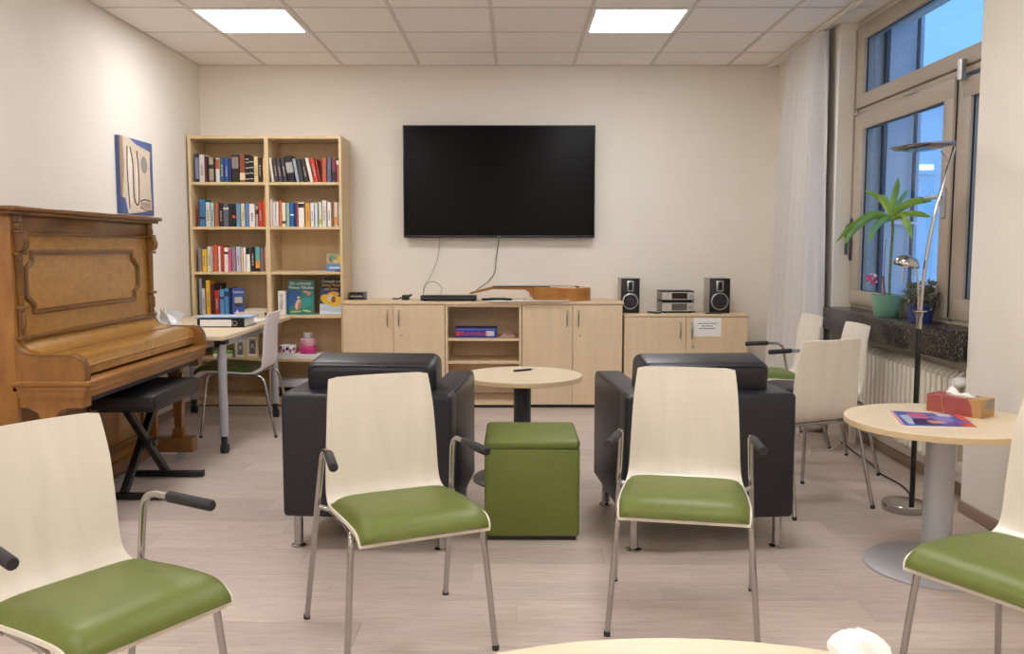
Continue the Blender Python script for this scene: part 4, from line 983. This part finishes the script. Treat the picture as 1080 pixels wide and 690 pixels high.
# things on the long worktop
A = onY(368, 309, 7.14); B = onY(386, 317, 7.14)
t = thing('telephone_base', 'small black cradle device at the bookcase end of the worktop', 'device', ((A.x+B.x)/2, 7.12, CH))
w = B.x-A.x; MB().box(-w/2, w/2, 0, .08, 0, .012, .003).build('base', 'black', t); MB().box(-w/2, w/2-.02, .03, .08, .01, .06, .006).build('cradle', 'softblack', t); MB().box(w/2-.022, w/2, .02, .075, .01, .065, .004).build('end_block', mat('grey_plastic', '6A6A6C', .4), t); MB().box(-w/2+.01, w/2-.03, .026, .031, .022, .032).build('display', 'steel', t)
P = onY(424, 315, 7.1)
t = thing('power_adapter', 'black plug adapter with cable lying on the worktop', 'adapter', (P.x, 7.1, CH))
MB().box(.0, .06, -.025, .03, 0, .042, .008).build('plug_body', 'black', t); MB().tube(catmull([(.0, 0, .02), (-.03, -.01, .012), (-.055, .01, .010), (-.075, -.005, .012)], 5), .006, 6).build('cable', 'black', t)
lp = MB().tube([(.05+.03*math.cos(a*PI/6), .03*math.sin(a*PI/6), .030+.012*math.sin(a*PI/6+1)) for a in range(12)], .005, 6, closed=True); lp.build('cable_loop', 'black', t)
A = onY(445, 312, 7.05); B = onY(503, 320, 7.05)
t = thing('disc_player', 'slim black disc player on the worktop below the television', 'disc player', ((A.x+B.x)/2, 6.935, CH)); w = B.x-A.x
MB().box(-w/2, w/2, 0, .125, .006, .045, .003).build('case', 'black', t); MB().box(-w/2+.01, w/2-.01, -.0012, .002, .022, .027).build('tray_slot', mat('grey_line', '55555A', .4), t)
for sx in (-1, 1):
    for sy in (.03, .1): MB().lathe([(0, 0), (.012, 0), (.012, .007), (0, .007)], (sx*(w/2-.03), sy, 0), 12).build('foot', 'softblack', t)
A = onY(508, 317, 6.99); B = onY(540, 317, 6.99)
t = thing('headset_case', 'flat black oval device beside the guitar neck', 'device', ((A.x+B.x)/2, 7.0, CH+.0045)); w = B.x-A.x
MB().prism(ell(0, 0, w/2, .045, 26), 0, .016, 'z').build('body', 'black', t); MB().prism(ell(.01, 0, w*.3, .028, 20), .015, .019, 'z').build('cushion', 'softblack', t)
A = onY(514, 320, 6.95); B = onY(600, 320, 6.95)
t = thing('sheet_music', 'white sheets of music lying under the guitar at the worktop edge', 'papers', ((A.x+B.x)/2, 6.992, CH)); w = B.x-A.x
for k, (xa, xb, rz_) in enumerate(((-w/2, -.03, .05), (-.1, w/2-.05, -.03), (.05, w/2, .02))):
    g = []; nx_, ny_ = 12, 12
    for side in (0, 1):
        for j in range(ny_+1):
            yy = -.112+.21*j/ny_
            for i in range(nx_+1):
                u = i/nx_; g.append((xa+(xb-xa)*u, yy+rz_*.2*(u-.5), k*.0012+side*.0008+.010*math.exp(-((yy+.082)/.025)**2)*(.6+.4*math.sin(5*u+k))))
    n2 = (nx_+1)*(ny_+1); fs = []
    for j in range(ny_):
        for i in range(nx_):
            q0 = j*(nx_+1)+i; fs += [(q0, q0+nx_+1, q0+nx_+2, q0+1), (n2+q0, n2+q0+1, n2+q0+nx_+2, n2+q0+nx_+1)]
    MB().add(g, fs).build('sheet', 'white', t, 60)
m = MB(); r_ = random.Random(9)
for k in range(26):
    x = r_.uniform(-.08, w/2-.03); y = r_.uniform(-.112, -.09); l = r_.uniform(.005, .02); m.box(x, x+l, y, y+.004, .012, .0136)
m.build('printed_notes', cmat('3A3A40'), t)

# guitar
t = thing('guitar', 'classical guitar lying face up on the worktop below the television', 'guitar', (.38, 7.13, CH+.0045))
L_, Wl, Wu, Ww = .46, .18, .138, .115
half = catmull([(.235, 0), (.225, .07), (.18, .145), (.11, .178), (.04, .165), (-.03, .125), (-.08, .116), (-.13, .128), (-.18, .135), (-.215, .10), (-.228, .05), (-.23, 0)], 5)
out = [(p.x, p.y) for p in half]+[(p.x, -p.y) for p in half[1:-1]][::-1]
M['gside'] = mat('guitar_side', 'B27A34', .3, noise=.1, nscale=4, stretch=(1, 1, 8), coat=.4, color2='9A6224'); M['gtop'] = mat('guitar_top', 'C99548', .3, noise=.06, nscale=4, stretch=(1, 12, 1), coat=.4); M['gneck'] = mat('guitar_neck', 'A56A30', .4); M['gdark'] = mat('rosewood', '3A2218', .4)
MB().prism(out, .002, .096, 'z').build('body_sides', 'gside', t, 40)
MB().prism([(x*1.005, y*1.008) for x, y in out], .095, .0985, 'z').build('soundboard', 'gtop', t, 40); MB().prism([(x*1.005, y*1.008) for x, y in out], 0, .003, 'z').build('back', 'gside', t, 40)
MB().lathe([(0, 0), (.043, 0), (.043, .0008), (0, .0008)], (-.06, 0, .0984), 24).build('sound_hole', 'black', t)
MB().box(.115, .14, -.085, .085, .0985, .108, .003).build('bridge', 'gdark', t)
nk = MB(); nk.prism([(-.225, .02), (-.225, .099), (-.555, .099), (-.555, .083), (-.29, .078), (-.262, .06), (-.25, .02)], -.027, .027, 'y'); nk.build('neck', 'gneck', t)
MB().box(-.555, -.09, -.029, .029, .099, .106, .001, 1).build('fretboard', 'gdark', t)
m = MB()
for s in range(6): m.tube([(-.555, -.022+s*.0088, .109), (.125, -.03+s*.012, .111)], .0009, 4)
m.build('strings', 'steel', t)
hs_ = MB().prism([(-.555, .083), (-.555, .104), (-.735, .058), (-.74, .046), (-.735, .042)], -.034, .034, 'y').build('headstock', 'gneck', t)
for k in range(3):
    for s in (-1, 1):
        x = -.60-k*.045; z = .094-(-.555-x)*.24-.022
        p_ = MB().tube([(x, s*.03, z), (x, s*.05, z)], .004, 6); p_.sphere((x, s*.055, z), .009, 8, 5, (1, .6, 1)); p_.build('tuning_peg', 'cream', hs_)

# stereo, speakers, remote
ZS = H2
def speaker(label, px0, px1, yf):
    A = onY(px0, 293.5, yf); B = onY(px1, 329, yf); w = B.x-A.x; h = A.z-ZS
    t = thing('speaker', label, 'speaker', ((A.x+B.x)/2, yf, ZS), math.radians(0), 'bookshelf speakers')
    MB().box(-w/2, w/2, .004, .21, 0, h, .003).build('cabinet', mat('silver_case', 'A9A49C', .4, metal=.2), t); MB().box(-w/2+.002, w/2-.002, 0, .006, .002, h-.002, .002).build('front_baffle', 'black', t)
    R = Matrix.Rotation(PI/2, 4, 'X')
    MB().lathe([(w*.35, 0), (w*.42, .0), (w*.43, .006), (w*.37, .008), (w*.35, .002)], (0, 0, 0), 32, Matrix.Translation((0, 0, h*.34)) @ R).build('woofer_ring', 'steel', t)
    MB().lathe([(w*.36, .003), (w*.18, -.0), (w*.12, .003), (0, .006)], (0, 0, 0), 28, Matrix.Translation((0, -.001, h*.34)) @ R).build('woofer_cone', 'softblack', t)
    m = MB(); m.box(-w*.18, w*.18, -.005, .001, h*.62, h*.93, .003); m.build('tweeter_plate', 'steel', t); MB().box(-w*.10, w*.10, -.007, 0, h*.66, h*.89, .003).build('tweeter', 'black', t)
speaker('black and silver speaker standing left of the stereo', 655, 674.5, 7.04); speaker('black and silver speaker standing right of the stereo', 748.5, 769.8, 7.04)
A = onY(698.5, 307, 7.05); B = onY(732, 329, 7.05); w = B.x-A.x; Htot = A.z-ZS
M['silver'] = mat('silver_plastic', 'C4C0B8', .35, metal=.3)
def unit(label, z, h, disp, x):
    t = thing('stereo_unit', label, 'stereo', (x, 7.05, z), math.radians(2), 'stacked stereo units')
    MB().box(-w/2, w/2, .006, .21, .012, h-.006, .002).build('case', mat('unit_case', '8A857E', .35, metal=.4), t); MB().box(-w/2, w/2, .003, .213, h-.010, h, .001, 1).build('top_plate', 'black', t); MB().box(-w/2, w/2, .003, .212, .006, .016, .001, 1).build('bottom_plate', 'black', t)
    f = MB().box(-w/2, w/2, 0, .008, .015, h-.010, .001, 1).build('front_panel', 'silver', t)
    MB().box(-w*.2, w*.28, -.0015, .002, .022, h-.016).build('display', mat('display_'+disp, disp, .2), t)
    MB().lathe([(0, 0), (.017, 0), (.016, .012), (0, .013)], (0, 0, 0), 20, Matrix.Translation((w*.39, 0, h*.5)) @ Matrix.Rotation(PI/2, 4, 'X')).build('volume_knob', 'steel', t)
    MB().box(-w*.40, -w*.33, -.003, .001, h*.4, h*.58, .001, 1).build('button', 'steel', t)
    for sx in (-1, 1):
        for sy in (.03, .18): MB().lathe([(0, 0), (.011, 0), (.011, .007), (0, .007)], (sx*(w/2-.025), sy, 0), 12).build('foot', 'softblack', t)
xm = (A.x+B.x)/2
unit('lower silver stereo unit with grey drive bay', ZS, Htot*.52, '5E5A54', xm); unit('upper silver stereo unit with dark reddish display', ZS+Htot*.52, Htot*.48, '2A1512', xm)
P = onY(690.5, 330, 7.0)
t = thing('remote_control', 'small silver-grey remote control on the lower worktop', 'remote control', (P.x, 7.02, ZS), math.radians(35)); MB().box(-.02, .02, -.06, .06, 0, .016, .004).build('case', 'darkgrey', t); MB().box(-.017, .017, -.055, .055, .0155, .018).build('keypad', 'silver', t)
P = onY(752, 331, 6.99)
t = thing('cd_case', 'flat dark disc case in front of the right speaker', 'disc case', (P.x, 6.99, ZS), math.radians(-4)); MB().box(-.06, .06, -.03, .03, 0, .007, .001, 1).build('case', 'black', t); MB().box(-.055, .055, -.026, .026, .0065, .0078).build('insert', cmat('4A4640'), t)
k = MB().tube(catmull([(1.38, 7.30, ZS+.006), (1.43, 7.24, ZS+.005), (1.455, 7.18, ZS+.005), (1.46, 7.13, ZS+.005), (1.45, 7.08, ZS+.005)], 5), .004, 6)
tag(k.build('speaker_cable', 'black'), 'black speaker cable on the lower worktop', 'cable')
# ================================================================== WALL PAINTING
A = onX(125.5, 145, XL+.03); B = onX(163, 227, XL+.03)
py0, py1, pz0, pz1 = A.y+.0, B.y, 1.485, 1.985
t = thing('painting', 'abstract painting of a cream figure on blue, on the wall above the piano', 'painting', (XL, (py0+py1)/2, pz0)); w, h = py1-py0, pz1-pz0
MB().box(.0, .028, -w/2, w/2, 0, h, .002).build('canvas', cmat('50659A'), t)
def pblob(pts, hexc, lv): return MB().prism(pts, .026, .0284+.0004*lv, 'x').build('painted_shape', cmat(hexc), t, None)
W_ = lambda a, b: (w*(a-.5), h*(1-b))
pblob([W_(0, 0), W_(.28, .0), W_(.5, .07), W_(.93, .12), W_(.9, .35), W_(.93, .93), W_(.2, 1), W_(.13, .8), W_(0, .78)], 'DCCDB8', 1)
pblob([W_(0, 0), W_(.1, 0), W_(.12, .4), W_(.05, .78), W_(0, .78)], 'A98F76', 2)
pblob([W_(.22, .13), W_(.3, .12), W_(.36, .3), W_(.34, .8), W_(.26, .9), W_(.22, .5)], 'EBE3DA', 2); pblob([W_(.5, .15), W_(.56, .2), W_(.54, .8), W_(.48, .86), W_(.44, .6)], 'EBE3DA', 2)
def pline(pts, r, hc):
    MB().tube(catmull([(.0282, *W_(*p)) for p in pts], 5), r, 6).build('painted_line', cmat(hc), t)
pline([(.22, .12), (.2, .4), (.22, .7), (.24, .93)], .005, '5A3A2C'); pline([(.3, .12), (.36, .3), (.37, .5), (.38, .78), (.46, .87), (.52, .8), (.53, .4), (.5, .15)], .006, '6A4030')
pline([(.56, .82), (.7, .79), (.88, .8)], .005, '4A302A'); pline([(.55, .9), (.72, .93), (.9, .93)], .004, '6A5048')
pblob([(x, z) for x, z in ell(W_(.72, .32)[0], W_(.72, .32)[1], w*.1, h*.115, 22)], '9A968E', 2); pblob([W_(.58, .83), W_(.88, .82), W_(.9, .91), W_(.58, .91)], 'B49A8A', 2)

# ================================================================== DESK ITEMS
P = onZ(208, 345.5, DZ); Q = onZ(258, 345.5, DZ); w = Q.x-P.x
t = thing('ring_binder', 'black ring binder with white spine label lying on the desk', 'binder', ((P.x+Q.x)/2, P.y, DZ)); hb = .058
m = MB(); m.box(-w/2, w/2, 0, .28, 0, .003); m.box(-w/2, w/2, 0, .28, hb-.003, hb); m.box(-w/2, w/2, 0, .003, 0, hb); m.build('cover', 'black', t)
MB().box(-w/2+.02, w*.23, -.001, .001, .008, hb-.006).build('spine_label', 'white', t); MB().box(-w/2+.01, w/2-.012, .003, .26, .004, hb-.004).build('papers', 'white', t)
MB().lathe([(.011, 0), (.017, 0), (.017, .003), (.011, .003)], (0, 0, 0), 20, Matrix.Translation((w*.30, -.001, hb*.5)) @ Matrix.Rotation(PI/2, 4, 'X')).build('finger_ring', 'chrome', t)
t = thing('folder', 'light blue folder lying across the ring binder', 'folder', ((P.x+Q.x)/2+.01, P.y+.10, DZ+hb+.001), math.radians(3))
MB().box(-.20, .17, -.05, .20, 0, .005, .001, 1).build('cover', cmat('6F9ACB'), t); MB().box(-.195, .16, -.045, .19, .0045, .007).build('sheet', cmat('B9CBE0'), t)
sheets('papers', 'loose sheets and magazines on the desk behind the pale chair', -1.90, P.y+.52, DZ, .21, .32, 'B9A890', 'papers', 4, -14)
# crumpled clear plastic bag
def crumple(seed, r, sx, sy, sz, sub=3, amp=.35):
    bm = bmesh.new(); bmesh.ops.create_icosphere(bm, subdivisions=sub, radius=r); rr = random.Random(seed)
    dirs = [Vector((rr.gauss(0, 1), rr.gauss(0, 1), rr.gauss(0, 1))).normalized() for _ in range(26)]
    for v in bm.verts:
        n = v.co.normalized(); d = max(n.dot(k) for k in dirs); s2 = sorted((n.dot(k) for k in dirs), reverse=True)
        v.co = n*r*(1-amp*(1-d)*4+amp*.25*math.sin(14*(s2[0]-s2[1]))) ; v.co = Vector((v.co.x*sx, v.co.y*sy, max(-.35*r*sz, v.co.z*sz)))
    zmin = min(v.co.z for v in bm.verts)
    for v in bm.verts: v.co.z -= zmin
    return MB().addbm(bm)
P = onZ(186, 345, DZ)
M['plastic'] = mat('thin_plastic', 'DFE2E4', .25, spec=.6)
t = thing('plastic_bag', 'crumpled whitish plastic bag on the desk behind the piano', 'bag', (-2.22, 5.52, DZ))
crumple(11, .11, 1.15, .9, .8, 3, .5).build('bag_body', 'plastic', t, 20)
m = MB()
for k in range(5):
    a = k*1.2+.3; m.add([(0, 0, .05), (.05*math.cos(a), .05*math.sin(a), .15), (.15*math.cos(a+.2), .12*math.sin(a+.2), .11+.02*(k % 2)), (.12*math.cos(a+.5), .1*math.sin(a+.5), .05)], [(0, 1, 2, 3)])
m.build('bag_handles', 'plastic', t, None)
sheets('papers', 'white papers under the plastic bag on the desk', -2.03, 5.31, DZ, .2, .11, 'E8E6E2', 'papers', 3, 10)

# ================================================================== RIGHT TABLE ITEMS
ZT = .595
a, b, c_ = onZ(976.5, 433, ZT), onZ(1034, 442, ZT), onZ(1047, 432, ZT)
d = (b-a); L_ = Vector((d.x, d.y)).length; ang = math.atan2(d.y, d.x); dep = .105
t = thing('tissue_box', 'brick red tissue box with tan end on the round table', 'tissue box', (a.x, a.y, ZT), ang)
hb = .072
MB().box(0, L_, 0, dep, 0, hb, .002, 1).build('carton', cmat('A2524A'), t)
m = MB().prism([(L_*.86, .0005), (L_+.0006, .0005), (L_+.0006, hb+.0006), (L_*.76, hb+.0006), (L_*.83, hb*.6)], -.0007, .001, 'y'); m.box(L_-.001, L_+.0008, 0, dep, 0, hb); m.box(L_*.78, L_, 0, dep, hb-.001, hb+.0007); m.build('tan_print', cmat('B8925E'), t, None)
MB().prism(ell(dep*.62, hb*.72, .028, .02, 18), L_, L_+.0013, 'x').build('grey_print', cmat('8C8E90'), t, None)
MB().tube([(L_*.28, -.0005, hb), (L_*.30, -.0005, hb*.5), (L_*.34, -.0005, .004)], .0012, 5).build('gold_line', cmat('C89A5A'), t)
MB().prism(ell(L_*.52, dep*.5, L_*.27, .026, 24), hb-.001, hb+.0012, 'z').build('slot_film', 'white', t, None)
m = MB(); g = []
for j in range(7):
    for i in range(13):
        u, v = i/12, j/6*2-1; zz = .022*math.exp(-((u-.12)*5)**2)+.012*abs(math.sin(7*u))+.004; g.append((L_*(.27+.5*u), dep*.5+v*.016*(1+.5*math.sin(5*u)), hb+zz*(1-abs(v)*.7)))
m.add(g, [(j*13+i, j*13+i+1, (j+1)*13+i+1, (j+1)*13+i) for j in range(6) for i in range(12)]); m.build('tissue', 'white', t, 40)
q = [onZ(938, 434.5, ZT), onZ(951, 450, ZT), onZ(1030.5, 452, ZT), onZ(1013, 438.5, ZT)]
cx = sum(p.x for p in q)/4; cy_ = sum(p.y for p in q)/4
t = thing('magazine', 'colourful magazine with red corner lying on the round table', 'magazine', (cx, cy_, ZT)); qq = [(p.x-cx, p.y-cy_) for p in q]
MB().prism(qq, 0, .004, 'z').build('pages', 'white', t, None); MB().prism(qq, .004, .0046, 'z').build('cover', cmat('4A62B4', .3), t, None)
def qmap(u, v): p0 = Vector(qq[0]).lerp(Vector(qq[3]), u); p1 = Vector(qq[1]).lerp(Vector(qq[2]), u); p = p0.lerp(p1, v); return (p.x, p.y)
def mblob(uv, hc, lv): MB().prism([qmap(*p) for p in uv], .0044, .0047+.0002*lv, 'z').build('cover_print', cmat(hc, .3), t, None)
mblob([(0, 0), (.05, 0), (.05, 1), (0, 1)], 'E2A0A8', 1); mblob([(.09, .3), (.22, .25), (.24, .9), (.12, .9)], 'B9C4DC', 1); mblob([(.2, .1), (.45, .05), (.5, .5), (.25, .45)], 'C8648C', 1); mblob([(.22, .55), (.5, .45), (.62, .7), (.5, .95), (.2, .9)], '3A2A5C', 2)
mblob([(.5, .3), (.75, .2), (.8, .6), (.6, .7)], '7A88C8', 1); mblob([(.4, .62), (.62, .6), (.66, .8), (.45, .82)], 'C79A8C', 3); mblob([(.85, 0), (1, 0), (1, .6), (.93, .55)], 'D9584A', 2); mblob([(.82, .72), (1, .7), (1, 1), (.84, 1)], 'C94634', 2); mblob([(.62, .75), (.8, .7), (.82, .95), (.6, .95)], '5A3A8C', 2); mblob([(.62, .05), (.82, .08), (.84, .25), (.66, .25)], 'DDE0EA', 3)
# crumpled paper on the near table
P = onZ(905, 702, .72)
t = thing('crumpled_tissue', 'crumpled white paper tissue on the large near table', 'tissue', (P.x, P.y, .72)); crumple(4, .047, .95, .9, .74, 3, .42).build('tissue_ball', 'white', t, 25)
# pen on the small table
P = onZ(552, 391.5, .578)
t = thing('pen', 'dark pen lying on the small round table', 'pen', (P.x, P.y, .578), math.radians(35)); MB().tube([(-.065, 0, .006), (.05, 0, .006)], .0055, 8).build('barrel', 'black', t); MB().tube([(.05, 0, .006), (.072, 0, .006)], [.005, .0012], 8).build('tip', 'steel', t); MB().box(-.06, -.02, -.002, .002, .0105, .013).build('clip', 'steel', t)

# ================================================================== WINDOW PLANTS
SZ = .868
M['pot'] = mat('green_pot', '6F9C86', .4); M['bluepot'] = mat('blue_pot', '2A3A78', .4); M['soil'] = mat('soil', '3A2A20', .9, noise=.3, nscale=60); M['leaf'] = mat('dracaena_leaf', '8DAE48', .38, noise=.25, nscale=3, stretch=(3, 3, 3)); M['leaf2'] = mat('dracaena_leaf_edge', 'A9BC5A', .4); M['bark'] = mat('plant_stem', '6A7A4A', .7, noise=.3, nscale=60); M['bushleaf'] = mat('bush_leaf', '57604A', .5, noise=.35, nscale=9); M['twig'] = mat('brown_twig', '8A5C40', .7)
PX, PY = 2.158, 5.12
t = thing('potted_dracaena', 'dracaena with long arching leaves in a green pot on the sill', 'potted plant', (PX, PY, SZ))
MB().lathe([(0, 0), (.062, 0), (.068, .006), (.078, .06), (.083, .118), (.085, .126), (.079, .126), (.075, .105), (0, .10)], (0, 0, 0), 32).build('pot', 'pot', t)
MB().lathe([(0, .104), (.076, .102)], (0, 0, 0), 24).build('soil', 'soil', t)
def pl(x, y, dy=0.0): p = onY(x, y, PY+dy); return Vector((p.x-PX, p.y-PY, p.z-SZ))
stem = [pl(938, 312), pl(938.5, 290), pl(940, 265), pl(941.5, 245), pl(941, 230)]
sp_ = catmull(stem, 5); m = MB().tube(sp_, [.0075]*6+[.0085]*6+[.008]*6+[.009]*4, 8)
for i, p in enumerate(sp_[2:-1]): m.tube([p+Vector((0, 0, -.002)), p+Vector((0, 0, .002))], .0098, 8)
m.build('stem', 'bark', t)
def leaf(pts, wd, name='leaf', mm='leaf', fold=.25):
    P_ = catmull(pts, 5); n = len(P_); mb = MB(); vs_ = []
    for i, p in enumerate(P_):
        f = i/(n-1); tdir = (P_[min(i+1, n-1)]-P_[max(i-1, 0)]).normalized(); sd = tdir.cross(Vector((0, 0, 1)))
        s2 = tdir.cross(Vector((0, 1, 0))); sd = (sd*.35+s2*.9).normalized() if s2.length > .05 else Vector((1, 0, 0))
        ww = wd*.95*(min(1, f*3.2+.28))*(1-max(0, (f-.62)/.38)**1.7)+.0008; up_ = sd.cross(tdir).normalized()
        vs_ += [p-sd*ww+up_*ww*fold, p, p+sd*ww+up_*ww*fold]
    k = len(vs_); vs_ += [v+Vector((0, 0, -.0012)) for v in vs_]; fs = []
    for i in range(n-1):
        a = i*3
        for j in (0, 1): fs.append((a+j, a+j+1, a+j+4, a+j+3)); fs.append((k+a+j, k+a+j+3, k+a+j+4, k+a+j+1))
        fs.append((a, a+3, k+a+3, k+a)); fs.append((a+2, k+a+2, k+a+5, a+5))
    return mb.add(vs_, fs).build(name, mm, t, 50)
cr_ = (941, 229)
for tips, wd in (([(941, 229, 0), (943, 212, 0), (946, 198, -.01), (947.5, 187, -.02)], .020), ([(941, 229, 0), (948, 215, .03), (955, 205, .06), (957, 200, .08)], .016), ([(941, 229, 0), (952, 219, -.04), (968, 212, -.10), (983, 212, -.14)], .024),
                 ([(942, 230, 0), (956, 226, -.05), (970, 226, -.1), (982, 229, -.14)], .017), ([(941, 232, 0), (951, 229, -.05), (958, 238, -.09), (962, 252, -.11)], .020), ([(940, 232, 0), (932, 233, -.06), (922, 243, -.11), (916, 255, -.13)], .022),
                 ([(940, 230, 0), (922, 228, -.06), (902, 242, -.12), (889, 259, -.16)], .022), ([(940, 229, 0), (920, 226, -.02), (898, 240, -.07), (881, 256, -.10)], .019), ([(940, 229, 0), (934, 216, .02), (925, 207, .03), (911, 201, .03)], .015),
                 ([(941, 229, 0), (938, 217, .05), (933, 209, .09), (928, 205, .1)], .015), ([(941, 231, 0), (935, 230, .04), (925, 236, .07), (920, 246, .08)], .014)):
    leaf([pl(*p) for p in tips], wd)
MB().tube(catmull([pl(933, 312, -.02), pl(932, 300, -.02), pl(931.5, 291, -.02)], 4), .007, 7).build('cut_stump', 'twig', t)
m = MB().tube(catmull([pl(930, 312, -.03), pl(929, 300, -.03), pl(924, 293, -.04), pl(921, 293, -.05)], 5), .0022, 6); m.tube(catmull([pl(932, 310, .02), pl(933, 270, .03), pl(935, 252, .03)], 5), .002, 6); m.build('twig', 'twig', t)
fl = MB(); r_ = random.Random(2); c0 = pl(919.5, 294, -.05)
for k in range(12):
    v = Vector((r_.uniform(-.024, .024), r_.uniform(-.015, .015), r_.uniform(-.028, .028))); fl.sphere(c0+v, .011, 8, 5, (1, .5, 1))
fl.build('flower', cmat('C25A80'), t); fl = MB()
for k in range(7):
    v = Vector((r_.uniform(-.024, .024), -.012, r_.uniform(-.028, .028))); fl.sphere(c0+v, .006, 8, 5)
fl.build('flower_centre', cmat('F0DCE4'), t)
# trailing plant in a blue pot
BXp, BYp = 2.165, 4.70
t = thing('trailing_plant', 'bushy grey-green trailing plant in a blue pot on the sill', 'potted plant', (BXp, BYp, SZ))
MB().lathe([(0, 0), (.05, 0), (.056, .006), (.068, .085), (.072, .095), (.065, .095), (0, .08)], (0, 0, 0), 28).build('pot', 'bluepot', t)
m = MB(); r_ = random.Random(8); tw = MB()
for k in range(46):
    a = r_.uniform(0, 2*PI); R_ = r_.uniform(.03, .125); up_ = r_.uniform(.02, .13); dr = r_.uniform(-.10, .02)
    dirv = Vector((math.cos(a)*.75, math.sin(a)*1.0, 0))
    p0 = Vector((0, 0, .09)); p1 = dirv*R_*.55+Vector((0, 0, .09+up_)); p2 = dirv*R_+Vector((0, 0, .09+up_*.6+dr*.5*(R_/.12)))
    pts = catmull([p0, p1, p2], 5); tw.tube(pts, .0014, 4)
    for p in pts[2:]:
        for q in range(3):
            if p.x > .08 : continue
            d1 = Vector((r_.gauss(0, 1), r_.gauss(0, 1), r_.gauss(0, .7))).normalized(); d2 = d1.cross(Vector((r_.gauss(0, 1), r_.gauss(0, 1), r_.gauss(0, 1)))).normalized(); s = r_.uniform(.009, .016); c = p+d1*.012
            m.add([c-d1*s, c+d2*s*.5+Vector((0, 0, .001)), c+d1*s, c-d2*s*.5+Vector((0, 0, .001))], [(0, 1, 2, 3)])
o = m.build('foliage', 'bushleaf', t, None); o['kind'] = 'stuff'; o = tw.build('stems', 'twig', t); o['kind'] = 'stuff'

# white cable by the radiator
k = MB().tube(catmull([(1.80, 5.3, .006), (1.86, 5.42, .006), (1.96, 5.44, .006), (2.05, 5.5, .03), (2.12, 5.6, .10)], 6), .004, 6)
tag(k.build('white_cable', 'white'), 'white cable on the floor below the radiator', 'cable')
